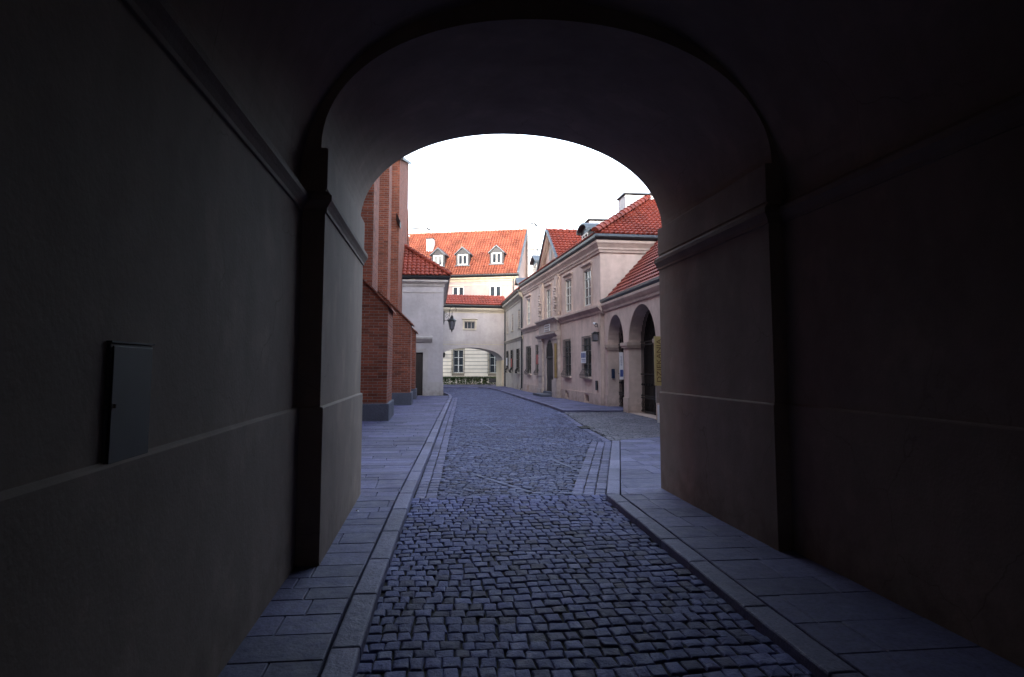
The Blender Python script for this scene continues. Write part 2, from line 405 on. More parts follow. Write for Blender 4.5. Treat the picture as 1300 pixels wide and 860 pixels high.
def roofplane(name, parent, P0, U, Vd, poly, mat, tw=.24, th=.33, amp=.034, step=.045, seg=6):
    """clay pantiles on the plane P0 + u*U + v*Vd, cut to the convex outline poly (u, v)"""
    P0, U, Vd = Vector(P0), Vector(U).normalized(), Vector(Vd).normalized(); Nn = U.cross(Vd)
    if Nn.z < 0: Nn = -Nn
    us = [p[0] for p in poly]; vs = [p[1] for p in poly]
    a, b, c, e = min(us), max(us), min(vs), max(vs)
    a0 = math.floor(a / tw) ; b0 = math.ceil(b / tw); c0 = math.floor(c / th); e0 = math.ceil(e / th)
    bm = bmesh.new()
    cols = [(i + k / seg) * tw for i in range(a0, b0) for k in range(seg)] + [b0 * tw]
    def wave(u):
        p = (u / tw) % 1.; return amp * (2 * math.sin(math.pi * p) ** .55 - 1)
    for j in range(c0, e0):
        jr = random.uniform(-.004, .004)
        low = [bm.verts.new(P0 + U * u + Vd * (j * th - .02) + Nn * (wave(u) + step + jr)) for u in cols]
        top = [bm.verts.new(P0 + U * u + Vd * ((j + 1) * th + .01) + Nn * (wave(u) * .9 + jr)) for u in cols]
        und = [bm.verts.new(P0 + U * u + Vd * (j * th - .02) + Nn * (wave(u) - .012)) for u in cols]
        for k in range(len(cols) - 1):
            bm.faces.new((low[k], low[k + 1], top[k + 1], top[k])); bm.faces.new((und[k], und[k + 1], low[k + 1], low[k]))
    ctr = Vector((sum(us) / len(us), sum(vs) / len(vs), 0))
    for i in range(len(poly)):
        p, q = Vector((*poly[i], 0)), Vector((*poly[(i + 1) % len(poly)], 0))
        ed = (q - p).normalized(); nr = Vector((ed.y, -ed.x, 0))
        if nr.dot(ctr - p) > 0: nr = -nr
        if abs(nr.y + 1) < 1e-4: continue      # leave the eaves edge wavy
        bmesh.ops.bisect_plane(bm, geom=bm.verts[:] + bm.edges[:] + bm.faces[:], plane_co=P0 + U * p.x + Vd * p.y,
                               plane_no=U * nr.x + Vd * nr.y, clear_outer=True)
    # underside board
    vsb = [bm.verts.new(P0 + U * x + Vd * y - Nn * .05) for x, y in poly]; bm.faces.new(vsb)
    me_v = [v.co.copy() for v in bm.verts]; bm.verts.index_update()
    me_f = [[v.index for v in f.verts] for f in bm.faces]; bm.free()
    return link(name, me_v, me_f, mat, parent, uvax=(P0, U, Vd))

def caps(name, parent, A, B, mat, r=.13, L=.36):
    """half round ridge tiles, each lapping the next"""
    A, B = Vector(A), Vector(B); t = (B - A); n = max(1, int(t.length / L)); st = t / n; t.normalize()
    s = t.cross(Vector((0, 0, 1))).normalized(); up = s.cross(t)
    if up.z < 0: up = -up
    mb = MB()
    for i in range(n):
        p = A + st * i; rows = []
        for q, rr, lift in ((p - st * .08, r * 1.12, .018), (p + st * .12, r * 1.1, .012), (p + st, r * .88, 0)):
            rows.append([q + s * math.cos(math.pi * k / 8) * rr + up * (math.sin(math.pi * k / 8) * rr - .03 + lift) for k in range(9)])
        n0 = len(mb.v)
        for rw in rows: mb.v += [tuple(x) for x in rw]
        for a in range(2):
            for k in range(8): mb.f.append([n0 + a * 9 + k, n0 + a * 9 + k + 1, n0 + a * 9 + 10 + k, n0 + a * 9 + 9 + k])
        mb.f.append([n0 + k for k in range(9)])
    return mb.build(name, mat, parent, uvax=(A, s, t))

def downpipe(parent, fr, u, d, z0, z1, r=.055, name='downpipe'):
    p = MB(); p.tube([fr.P(u, d + .16, z1 + .12), fr.P(u, d, z1 - .1), fr.P(u, d, z0 + .15), fr.P(u, d + .1, z0 + .05)], r, 8)
    for k in range(1, int((z1 - z0) / 1.6) + 1):
        z = z0 + k * 1.6 - .6; p.lathe(fr.P(u, d, z), [(r + .012, 0), (r + .012, .05)], 8)
    return p.build(name, M['gutter'], parent, smooth=False)

def chimney(parent, x0, x1, y0, y1, z0, z1, ang=0, capm='slate', name='chimney', over=.08):
    c = math.cos(ang), math.sin(ang); fr = Fr((x0 + x1) / 2, (y0 + y1) / 2, c[0], c[1], 1)
    hx, hy = (x1 - x0) / 2, (y1 - y0) / 2
    m = MB(); m.box(fr, -hx, hx, -hy, hy, z0, z1)
    ch = m.build(name, M['chim'], parent, bevel=.015)
    k = MB(); k.box(fr, -hx - over, hx + over, -hy - over, hy + over, z1 + .03, z1 + .09)
    k.box(fr, -hx + .06, hx - .06, -hy + .06, hy - .06, z1, z1 + .03)
    k.build('chimney_cap', M[capm], ch)
    return ch

# ================================================================== THE SETTING: ground
def inside(p, poly):
    x, y = p; c = False; n = len(poly)
    for i in range(n):
        (x1, y1), (x2, y2) = poly[i], poly[(i + 1) % n]
        if (y1 > y) != (y2 > y) and x < (x2 - x1) * (y - y1) / (y2 - y1) + x1: c = not c
    return c
def lerp_line(L, y):
    if y <= L[0][1]: return L[0][0]
    for (x1, y1), (x2, y2) in zip(L, L[1:]):
        if y <= y2: return x1 + (x2 - x1) * (y - y1) / (y2 - y1)
    return L[-1][0]
SW = .07     # pavement height over the street
LK = [(-.42, -9), (-.385, 4.4), (-.25, 8.6), (-.06, 13.0), (.27, 21.0), (.62, 29.0), (.90, 35.5), (.93, 38.5), (.75, 41.), (.50, 44), (.42, 60)]    # street side of the left kerb
RK = [(1.95, -9), (1.98, 4.2), (2.07, 8.25), (3.80, 14.55)]
DR = [(3.80, 14.55), (3.98, 18.), (4.50, 23.9)]
RF = [(4.50, 23.9), (4.52, 26.), (4.50, 29.8), (4.40, 33.), (4.35, 37.5), (4.28, 42.5), (4.2, 47.), (3.9, 50.), (3.2, 52.4), (3.2, 60)]
RALL = RK + DR[1:] + RF[1:]

g = MB(); g.poly([(-600, -600, -.09), (600, -600, -.09), (600, 900, -.09), (-600, 900, -.09)])
structure(g.build('ground', M['earth']))
g = MB(); g.poly([(-9, -24, -.016), (12, -24, -.016), (12, 66, -.016), (-9, 66, -.016)])
structure(g.build('street_bed', M['joint']))

near = MB(); midr = MB(); pale = MB()
# lower street: big worn setts in wavy courses across the passage
y = -2.2
while y < 8.55:
    ly = random.uniform(.115, .15); x = -.5 + random.uniform(-.05, .05)
    while x < 2.25:
        lx = random.uniform(.078, .125)
        cx = x + lx / 2; cy = y + ly / 2 + .035 * math.sin(cx * 1.7 + y * .8) + .03 * math.sin(cx * 4.1 + y * 2)
        if lerp_line(LK, cy) - .03 < cx < lerp_line(RALL, cy) + .03:
            near.stone(cx, cy, random.uniform(-.05, .05), lx - .007, ly - .010, random.uniform(-.005, .003), .05, .011, .010, .0025, .035)
        x += lx
    y += ly
structure(near.build('cobbled_street', M['sett']))
# upper street: smaller setts laid on the skew, pale rows dividing the panels
pl = [((.42, 15.08), (2.03, 12.06)), ((1.59, 17.36), (3.32, 13.72)), ((.55, 10.6), (1.25, 8.87)), ((2.03, 12.06), (3.0, 12.73)), ((.6, 17.24), (1.59, 17.36)), ((1.34, 20.12), (3.13, 18.33)), ((1.1, 9.9), (2.3, 10.3)), ((.7, 25.), (3.9, 21.5)), ((1.1, 31.), (4.1, 26.5)), ((2.3, 10.3), (2.03, 12.06)), ((1.59, 17.36), (1.34, 20.12)), ((1.25, 8.87), (1.9, 8.7))]
def near_line(x, y):
    for (a, b), (c, d) in pl:
        vx, vy = c - a, d - b; t = max(0, min(1, ((x - a) * vx + (y - b) * vy) / (vx * vx + vy * vy)))
        if math.hypot(x - a - vx * t, y - b - vy * t) < .05: return math.atan2(vy, vx)
    return None
ang = R(-24); ca, sa = math.cos(ang), math.sin(ang)
v = -10.
while v < 66:
    lv = random.uniform(.095, .125); u = -32.
    while u < 12:
        lu = random.uniform(.10, .15); cu, cv = u + lu / 2, v + lv / 2 + .03 * math.sin(u * 1.3)
        x, y = cu * ca - cv * sa, cu * sa + cv * ca
        u += lu
        if y < 8.62 or y > 60: continue
        gl = .29 if y < 36 else 0
        gr = .46 if y < 14.6 else .02
        if lerp_line(LK, y) + gl < x < lerp_line(RALL, y) - gr:
            nl = near_line(x, y)
            if nl is None: midr.stone(x, y, ang + random.uniform(-.05, .05), lu - .012, lv - .014, random.uniform(-.007, .002), .04, .012, .007, .004, .03)
    v += lv
for (xa, ya), (xb, yb) in pl:     # single straight rows of paler setts
    L_ = math.hypot(xb - xa, yb - ya); n_ = max(1, int(L_ / .13)); aa = math.atan2(yb - ya, xb - xa)
    for i in range(n_):
        q = (i + .5) / n_
        px, py = xa + (xb - xa) * q, ya + (yb - ya) * q
        if py > 8.62: pale.stone(px, py, aa + random.uniform(-.03, .03), L_ / n_ - .008, .085, random.uniform(-.004, .002), .04, .010, .004, .003, .02)
structure(midr.build('cobbled_street', M['settmid']))
structure(pale.build('cobbled_street', M['settpale']))
# gutters: long setts in rows beside the kerbs
gut = MB()
def rowalong(mb, L, off, w, z, lmin, lmax, y0, y1, jit=.006, ch=.012, gap=.012, h=.05, tilt=0.015):
    # walk the polyline by y
    y = y0
    while y < y1:
        l = random.uniform(lmin, lmax)
        if y + l > y1 - lmin * .4: l = y1 - y
        xa, xb = lerp_line(L, y), lerp_line(L, y + l)
        a = math.atan2(l, xb - xa); ln = math.hypot(l, xb - xa)
        nx, ny = math.sin(a), -math.cos(a)
        mb.stone((xa + xb) / 2 + nx * off, y + l / 2 + ny * off, a, ln - gap, w - gap, z + random.uniform(-.003, .003), h, ch, jit, .002, tilt)
        y += l
for k in range(2): rowalong(gut, LK, .075 + .145 * k, .145, -.002, .16, .26, 8.6, 36)
for k in range(3): rowalong(gut, RK, -.08 - .15 * k, .15, -.002, .17, .28, 8.55, 14.5)
rowalong(gut, DR, -.06, .16, .0, .16, .26, 14.6, 23.6)
structure(gut.build('gutter', M['sett2']))
# driveway to the arcade
dr = MB(); y = 14.5
while y < 24.6:
    ly = random.uniform(.10, .13); x = 3.7
    while x < 9.2:
        lx = random.uniform(.12, .18); cx, cy = x + lx / 2, y + ly / 2 + .02 * math.sin(x * 2)
        x += lx
        lim = 14.5 + (cx - 3.95) * .5 if cx < 9.2 else 99
        if cx > lerp_line(DR, cy) + .06 and cy > lim and (cy < 23.85 or cx > 6.6):
            dr.stone(cx, cy, random.uniform(-.04, .04), lx - .012, ly - .014, .012 + random.uniform(-.005, .003), .05, .012, .006, .004, .02)
    y += ly
structure(dr.build('driveway', M['settdrive']))
# pavements: sawn slabs in courses
def slabs(name, region, xa, xb, y0, y1, dmin, dmax, wmin, wmax, z=SW, skew=0.0):
    mb = MB(); y = y0
    while y < y1:
        dpt = random.uniform(dmin, dmax); x = xa + random.uniform(-.4, 0)
        while x < xb:
            w = random.uniform(wmin, wmax); a, b = x, x + w; x += w
            r0, r1 = region(y + .001), region(y + dpt - .006)
            if r0 is None or r1 is None: continue
            a0, a1, b0, b1 = max(a, r0[0]), max(a, r1[0]), min(b, r0[1]), min(b, r1[1])
            if b0 - a0 < .01 and b1 - a1 < .01: continue
            b0, b1 = max(b0, a0 + .02), max(b1, a1 + .02)
            mb.qstone([(a0, y), (b0 - .006, y), (b1 - .006, y + dpt - .007), (a1, y + dpt - .007)], z + random.uniform(-.002, .002))
        y += dpt
    return structure(mb.build(name, M['slab']))
KW = .17
slabs('pavement', lambda y: (-1.15 if y < 8.6 else -4.2 if y < 37.2 else None, lerp_line(LK, y) - KW - .004) if y < 37.2 else None, -4.3, 1.2, -4, 37.2, .22, .40, .7, 1.15)
slabs('pavement', lambda y: (lerp_line(RK, y) + (KW + .008 if y < 8.26 else KW * 1.035 + .01), 3.3 if y < 8.6 else 7.6) if y < 14.3 else (3.98 + (y - 14.3) * 2.05, 7.6), 1.9, 7.7, -4, 16.4, .34, .50, .6, .95)
slabs('pavement', lambda y: (lerp_line(RF, y) + .134, 7.2 if y < 31 else 6.4), 4.1, 7.3, 24.02, 51., .34, .5, .6, .9)
slabs('pavement', lambda y: (max(.5, 3.4 - (y - 52) * 2), 5.6), .5, 5.7, 52.6, 55., .34, .5, .6, .9, .05)
kb = MB()
rowalong(kb, LK, -KW / 2, KW, SW, .75, 1.15, -4, 42, .003, .014, .008, .16, .004)
rowalong(kb, RK, KW / 2, KW, SW, .7, 1.1, -4, 8.26, .004, .014, .008, .16, .006)
y = 8.27
while y < 14.4:    # the kerb sinks to the driveway level
    l = min(1.0, 14.5 - y); xa, xb = lerp_line(RK, y), lerp_line(RK, y + l); a = math.atan2(l, xb - xa)
    kb.stone((xa + xb) / 2 + math.sin(a) * KW / 2, y + l / 2 - math.cos(a) * KW / 2, a, math.hypot(l, xb - xa) - .008, KW - .006, SW + .001 - max(0, y - 11) * .013, .16, .014, .002, 0, 0)
    y += l
rowalong(kb, RF, .065, .13, SW + .02, .8, 1.2, 23.95, 52, .003, .012, .008, .2, .003)
x = 4.6
while x < 6.6: kb.stone(x + .5, 23.96, 0, .99, .13, SW + .018 - (x - 4.6) * .015, .2, .012, .002, 0, 0); x += 1.
structure(kb.build('kerb', M['kerb']))
# courtyard floor beyond the bridge
g = MB(); g.poly([(-6, 58.4, .02), (9, 58.4, .02), (9, 66, .02), (-6, 66, .02)])
structure(g.build('courtyard_ground', M['earth']))
kb = MB()
for i in range(9): kb.stone(-2 + i + .5, 58.3, 0, .99, .14, .09, .2, .012, .003, 0, 0)
structure(kb.build('kerb', M['kerb']))

# ================================================================== GATEHOUSE with the vaulted passage
GX0, GX1, GY0, GYP, GY1, GH = -14., 16., -14., 5.6, 8.55, 14.
gh = thing('gatehouse', 'dark vaulted passage with plastered walls that frames the view down the street', 'gatehouse', (1, 8.5, 0))
XL, XR = -.90, 2.89       # portal walls
NL, NR = -1.08, 3.02      # passage walls
def vault_pts(x0, x1, zs, top, n=48, e=2.1): return arc_pts(x0, x1, zs, top - zs, n, e)
pp = [(XL, 0), (XL, 3.39)] + vault_pts(XL - .045, XR + .05, 3.39, 4.60) + [(XR, 3.39), (XR, 0)]
np_ = [(NL, 0), (NL, 3.06)] + vault_pts(NL - .03, NR + .03, 3.06, 4.78) + [(NR, 3.06), (NR, 0)]
def strip(mb, pts, y0, y1, ny=1):
    for j in range(ny):
        a, b = y0 + (y1 - y0) * j / ny, y0 + (y1 - y0) * (j + 1) / ny
        for p, q in zip(pts, pts[1:]): mb.poly([(p[0], a, p[1]), (q[0], a, q[1]), (q[0], b, q[1]), (p[0], b, p[1])])
def annulus(mb, pts, y):
    out = []
    n = len(pts)
    L = [(GX0, 0), (GX0, GH), (GX1, GH), (GX1, 0)]
    for i, p in enumerate(pts):
        cx = 1.
        if i == 0: out.append((GX0, 0)); continue
        if i == n - 1: out.append((GX1, 0)); continue
        # ray from (cx, 3) through the point
        dx, dz = p[0] - cx, p[1] - 2.6
        k = min([t for t in ((GX0 - cx) / dx if dx < 0 else 9e9, (GX1 - cx) / dx if dx > 0 else 9e9, (GH - 2.6) / dz if dz > 0 else 9e9) if t > 0])
        out.append((cx + dx * k, 2.6 + dz * k))
    for (p, q), (a, b) in zip(zip(pts, pts[1:]), zip(out, out[1:])):
        f = [(p[0], y, p[1]), (q[0], y, q[1]), (b[0], y, b[1])]
        if abs(a[0] - b[0]) > 1e-6 and abs(a[1] - b[1]) > 1e-6:
            f.append(((GX0 if a[0] < 1 and b[0] < 1 else GX1), y, GH))
        f.append((a[0], y, a[1])); mb.poly(f)
i0 = 2; i1 = len(pp) - 2
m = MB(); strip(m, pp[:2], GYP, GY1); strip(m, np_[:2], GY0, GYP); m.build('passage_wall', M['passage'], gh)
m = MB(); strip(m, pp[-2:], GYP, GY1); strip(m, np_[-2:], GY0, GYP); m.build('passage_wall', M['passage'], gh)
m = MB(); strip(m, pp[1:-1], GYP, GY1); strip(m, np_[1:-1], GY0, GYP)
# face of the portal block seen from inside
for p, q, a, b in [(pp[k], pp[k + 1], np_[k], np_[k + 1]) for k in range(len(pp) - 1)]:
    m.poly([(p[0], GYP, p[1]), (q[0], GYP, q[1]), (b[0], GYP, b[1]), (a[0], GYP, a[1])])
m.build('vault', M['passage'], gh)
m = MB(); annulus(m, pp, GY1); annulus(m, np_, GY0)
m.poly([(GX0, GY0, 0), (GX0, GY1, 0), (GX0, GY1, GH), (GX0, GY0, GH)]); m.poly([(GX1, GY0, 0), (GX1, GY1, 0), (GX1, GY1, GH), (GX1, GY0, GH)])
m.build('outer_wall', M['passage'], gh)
m = MB(); cy = (GY0 + GY1) / 2
m.poly([(GX0, GY0 - .3, GH), (GX1, GY0 - .3, GH), (GX1, cy, GH + .6), (GX0, cy, GH + .6)]); m.poly([(GX0, GY1 + .3, GH), (GX1, GY1 + .3, GH), (GX1, cy, GH + .6), (GX0, cy, GH + .6)])
m.build('roof', M['tile_red'], gh)
# impost cornice and plinth, running along the passage, round the portal corner and through the portal
cor = [(-.02, 2.85), (.016, 2.85), (.016, 2.88), (.034, 2.91), (.058, 2.94), (.058, 2.985), (.045, 2.99), (.02, 3.02), (-.02, 3.03)]
pli = [(-.02, .0), (.026, .0), (.026, 1.272), (.020, 1.280), (.002, 1.288), (-.02, 1.295)]
def trims(side):
    wall_n, wall_p = (NL, XL) if side > 0 else (NR, XR)
    fn = Fr(wall_n, 0, 0, 1, -side); fp = Fr(wall_p, 0, 0, 1, -side)
    ff = Fr(wall_n, GYP, side, 0, -side)      # the short front face, u from the near wall to the portal corner
    w = abs(wall_p - wall_n)
    for nm, pr, mt in (('cornice', cor, 'passage_trim'), ('plinth', pli, 'passage')):
        m = MB(); m.prof(fn, GY0, GYP, pr, m1=-1); m.prof(ff, 0, w, pr, m0=1, m1=1); m.prof(fp, GYP, GY1 + .02, pr, m0=-1)
        m.build(nm, M[mt], gh, bevel=.004)
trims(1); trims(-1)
# chalky repair skirt blocks carrying the vault at the portal
for x, s in ((XL, 1), (XR, -1)):
    m = MB(); f = Fr(x, 0, 0, 1, -s); m.box(f, GYP + .002, GY1 - .002, -.02, .012, 3.045, 3.388); m.build('impost_block', M['passage'], gh, bevel=.006)
# unseen house added behind the passage to block low sun and bounce light
cb_ = thing('added_rear_house', 'plain cream house added out of view behind the passage to block sun and bounce light', 'building', (1, -24, 0))
f = Fr(-16, -24, 1, 0, 1)
wl_ = [(3 + 3 * k, 4.1 + 3 * k, z, z + 1.6) for k in range(10) for z in (1.2, 5.)]
m = MB(); facade(m, f, 0, 34, 0, 7.6, wl_, .15); m.poly([(-16, -24, 7.6), (18, -24, 7.6), (18, -34, 7.6), (-16, -34, 7.6)]); m.poly([(-16, -34, 0), (18, -34, 0), (18, -34, 7.6), (-16, -34, 7.6)]); m.build('wall', M['cream'], cb_)
for a, b, c, e in wl_: window(cb_, f, a, b, c, e, .1, 2, 3)

cb = thing('utility_cabinet', 'small grey metal cabinet fixed to the dark passage wall above the plinth', 'cabinet', (NL, 2.57, 1.29))
f = Fr(NL, 2.40, 0, 1, -1)
m = MB(); m.box(f, 0, .34, -.01, .012, 1.27, 1.68); m.build('cabinet_body', M['cab'], cb, bevel=.006)
m = MB(); m.box(f, .012, .328, .013, .019, 1.28, 1.67); m.build('cabinet_door', M['cab'], cb, bevel=.004)
m = MB(); m.box(f, -.004, .344, -.01, .018, 1.681, 1.687); m.build('rain_lip', M['cab'], cb)
m = MB(); m.lathe(f.P(.03, .02, 1.47), [(.007, -.007), (.007, .007)], 8); m.build('lock', M['iron'], cb)

# ================================================================== CHURCH
ch = thing('brick_church', 'tall red brick church with stepped buttresses on granite bases', 'church', (-4, 25, 0))
CW = -3.3
m = MB(); m.bx(-16, CW, 12.5, 43.2, 0, 14.4); m.build('nave_wall', M['brick'], ch)
m = MB()
m.poly([(CW + .3, 12.2, 14.3), (CW + .3, 43, 14.3), (-9.6, 43, 19), (-9.6, 12.2, 19)]); m.poly([(-16.3, 12.2, 14.3), (-16.3, 43, 14.3), (-9.6, 43, 19), (-9.6, 12.2, 19)])
m.poly([(CW, 12.4, 14.4), (-16, 12.4, 14.4), (-9.6, 12.4, 19)])
m.build('nave_roof', M['tile_red'], ch)
m = MB(); m.bx(CW, CW + .14, 12.4, 33., 0, .62); m.build('granite_base', M['granite'], ch, bevel=.015)
# (front y, thickness, reach x, height at the nose, slope, upper stage x, upper y0,y1)
for (y0, th, xr, zn, sl, xu, ya, yb) in ((20.0, 2.3, -1.36, 3.36, 1.02, -1.86, 20.35, 22.2), (28.1, 1.5, -.99, 3.36, .98, -1.97, 28.3, 29.95), (32.9, 1.3, -.93, 3.26, .85, None, 0, 0)):
    b = MB(); f = Fr(CW, y0, 1, 0, 1); w = xr - CW; zt = zn + w * sl
    n = len(b.v)
    b.hexa([f.P(-.1, 0, .55), f.P(w, 0, .55), f.P(w, th, .55), f.P(-.1, th, .55), f.P(-.1, 0, zt + .1 * sl), f.P(w, 0, zn), f.P(w, th, zn), f.P(-.1, th, zt + .1 * sl)])
    bt = b.build('buttress', M['brick'], ch)
    c = MB(); c.hexa([f.P(-.1, -.07, zt + .1 * sl + .01), f.P(w + .10, -.07, zn - .10 * sl + .01), f.P(w + .10, th + .07, zn - .10 * sl + .01), f.P(-.1, th + .07, zt + .1 * sl + .01),
                      f.P(-.1, -.07, zt + .1 * sl + .08), f.P(w + .10, -.07, zn - .10 * sl + .07), f.P(w + .10, th + .07, zn - .10 * sl + .07), f.P(-.1, th + .07, zt + .1 * sl + .08)])
    c.build('coping', M['brick'], bt)
    s = MB(); s.box(f, -.1, w + .07, -.07, th + .07, 0.0, .56); s.build('granite_base', M['granite'], bt, bevel=.02)
    if xu:
        u = MB(); u.bx(CW - .1, xu, ya, yb, zn, 13.2); u.build('upper_stage', M['brick'], bt)
# transept wall rising behind, with its raking top
m = MB(); x0, x1 = -6, -1.80
A = [(33.0, 11.6), (43.2, 14.6)]
m.hexa([(x0, 33, 0), (x1, 33, 0), (x1, 43.2, 0), (x0, 43.2, 0), (x0, 33, 12.6), (x1, 33, 11.7), (x1, 43.2, 14.55), (x0, 43.2, 15.5)])
m.build('transept_wall', M['brick'], ch)
m = MB(); m.hexa([(x0, 32.8, 12.6), (x1 + .16, 32.8, 11.64), (x1 + .16, 43.5, 14.6), (x0, 43.5, 15.6), (x0, 32.8, 12.75), (x1 + .16, 32.8, 11.78), (x1 + .16, 43.5, 14.74), (x0, 43.5, 15.75)])
m.build('transept_roof', M['slate'], ch)
m = MB(); f = Fr(x1, 43.2, 1, 0, 1)
m.hexa([(x1, 42.6, 5), (x1 + .22, 42.6, 5), (x1 + .22, 43.6, 5), (x1, 43.6, 5), (x1, 42.6, 11.6), (x1 + .005, 42.6, 11.6), (x1 + .005, 43.6, 11.6), (x1, 43.6, 11.6)])
m.build('corner_buttress', M['brick'], ch)
m = MB(); f = Fr(-1.97, 28.3, 1, 0, -1)
m.hexa([(-1.95, 33.01, 8.7), (-1.74, 32.6, 8.35), (-1.74, 33.6, 8.35), (-1.95, 33.6, 8.7), (-1.95, 33.01, 9.1), (-1.72, 32.6, 8.55), (-1.72, 33.6, 8.55), (-1.95, 33.6, 9.1)])
m.build('weathering_ledge', M['slate'], ch)

# ================================================================== PALE CORNER BUILDING on the left
wb = thing('corner_building', 'pale lilac plastered house end with red hipped roof between church and archway', 'building', (0, 37, 0))
WX0, WX1, WY = -7.0, .43, 37.2
f = Fr(WX0, WY, 1, 0, -1)                 # u = x - WX0, outward = -y
U = lambda x: x - WX0
m = MB(); facade(m, f, 0, U(WX1), 0, 6.25, [(U(-1.5), U(-.64), .07, 2.38)], .16)
m.poly([(WX1, WY, 0), (WX1, 52.3, 0), (WX1, 52.3, 6.25), (WX1, WY, 6.25)]); m.poly([(WX0, WY, 0), (WX0, 52.3, 0), (WX0, 52.3, 6.25), (WX0, WY, 6.25)])
m.poly([(WX0, 52.3, 0), (WX1, 52.3, 0), (WX1, 52.3, 6.25), (WX0, 52.3, 6.25)])
m.build('wall', M['white'], wb)
for a, b in ((0, U(-1.75)), (U(-.36), U(WX1) + .035)): m = MB(); m.box(f, a, b, .003, .035, 0, .78); m.build('plinth', M['whitetrim'], wb)
fs = Fr(WX1, WY, 0, 1, -1)
cp = [(-.05, 5.95), (.04, 5.95), (.07, 6.02), (.07, 6.06), (.16, 6.14), (.24, 6.20), (.24, 6.30), (-.05, 6.32)]
m = MB(); m.prof(f, 0, U(WX1), cp, m1=1); m.prof(fs, 0, 15.1, cp, m0=-1); m.box(f, 0, U(WX1) + .03, .003, .035, 5.62, 5.66); m.build('cornice', M['whitetrim'], wb)
m = MB(); m.box(f, U(-1.5) + .01, U(-.64) - .01, -.16, -.10, .08, 2.37)
for k in range(9): m.box(f, U(-1.48), U(-.66), -.10, -.088, .12 + k * .25, .35 + k * .25)
dd = m.build('door', M['door'], wb)
m = MB(); m.box(f, U(-1.70), U(-1.5), .003, .05, 0, 2.58); m.box(f, U(-.64), U(-.46), .003, .05, 0, 2.58); m.box(f, U(-1.5), U(-.64), .003, .048, 2.38, 2.58); m.box(f, U(-.458), U(-.38), .003, .02, 0, 2.5)
m.build('door_surround', M['whitetrim'], dd)
m = MB(); m.prof(f, U(-1.95), U(-.14), [(.0, 2.92), (.06, 2.92), (.12, 3.0), (.20, 3.08), (.22, 3.14), (.22, 3.19), (.0, 3.26)]); m.build('door_hood', M['whitetrim'], dd)
gt = MB(); gt.prof(f, 0, U(WX1), [(.10, 6.34), (.30, 6.34), (.34, 6.42), (.36, 6.52), (.10, 6.5)], m1=1); gt.prof(fs, 0, 15, [(.10, 6.34), (.30, 6.34), (.34, 6.42), (.36, 6.52), (.10, 6.5)], m0=-1); gt.build('gutter', M['gutter'], wb)
ev = .34; zE = 6.56; tp = .76; hw = (WX1 + ev - (WX0 - ev)) / 2
rl = math.hypot(1, tp)
roofplane('roof', wb, (WX0 - ev, WY - ev, zE), (1, 0, 0), (0, 1, tp), [(0, 0), (2 * hw, 0), (hw, hw * rl)], M['tile_red'])
roofplane('roof', wb, (WX1 + ev, WY - ev, zE), (0, 1, 0), (-1, 0, tp), [(0, 0), (15.4, 0), (15.4, hw * rl), (hw, hw * rl)], M['tile_red'], seg=4)
caps('hip_tiles', wb, (WX1 + ev, WY - ev, zE + .06), (WX1 + ev - hw, WY - ev + hw, zE + hw * tp + .06), M['tile_red'])
rb = MB(); rb.bx(WX0, WX1, WY + .1, 52.2, 6.2, 6.24); rb.build('ceiling', M['dark'], wb)

# hanging lantern on the corner
lt = thing('hanging_lantern', 'black wrought iron scroll bracket lantern hanging at the pale building corner', 'lantern', (.40, 37.2, 3.9))
L0 = Vector((WX1, WY + .12, 0))
m = MB(); m.bx(WX1 - .02, WX1 + .07, WY + .02, WY + .22, 4.03, 4.62); m.tube([(WX1 + .03, WY + .12, 4.03), (WX1 + .04, WY + .12, 3.88)], .03, 6, .008); m.build('wall_plate', M['iron'], lt)
def spiral(cx, cz, r0, r1, a0, a1, n=14): return [(cx + (r0 + (r1 - r0) * i / n) * math.cos(a0 + (a1 - a0) * i / n), WY + .12, cz + (r0 + (r1 - r0) * i / n) * math.sin(a0 + (a1 - a0) * i / n)) for i in range(n + 1)]
m = MB()
m.tube([(WX1 + .05, WY + .12, 4.14), (WX1 + .17, WY + .12, 4.12), (WX1 + .28, WY + .12, 4.2), (WX1 + .33, WY + .12, 4.36), (WX1 + .34, WY + .12, 4.62)] + spiral(WX1 + .535, 4.72, .18, .16, R(190), R(-20)) + [(WX1 + .69, WY + .12, 4.6)], .016, 6)
m.tube(spiral(WX1 + .2, 4.34, .13, .03, R(-60), R(400)), .011, 5)
m.tube(spiral(WX1 + .13, 4.52, .08, .02, R(200), R(-300)), .010, 5)
m.build('bracket', M['iron'], lt)
cx, cy, cz = WX1 + .47, WY + .12, 3.66
m = MB(); m.tube([(cx + .02, cy, 4.62), (cx, cy, 4.40)], .012, 6)
m.lathe((cx, cy, cz), [(.03, .75), (.05, .74), (.085, .66), (.085, .60), (.10, .58), (.25, .46), (.25, .43), (.20, .42)], 6)
for k in range(6):
    a = k * math.pi / 3; m.tube([(cx + .20 * math.cos(a), cy + .20 * math.sin(a), cz + .43), (cx + .115 * math.cos(a), cy + .115 * math.sin(a), cz)], .012, 4)
m.lathe((cx, cy, cz), [(.13, .0), (.13, -.03), (.05, -.05), (.03, -.12), (.012, -.19)], 6)
m.build('lantern_frame', M['iron'], lt)
m = MB(); m.lathe((cx, cy, cz), [(.105, .0), (.19, .42)], 6); m.build('lantern_glass', M['lampglass'], lt)

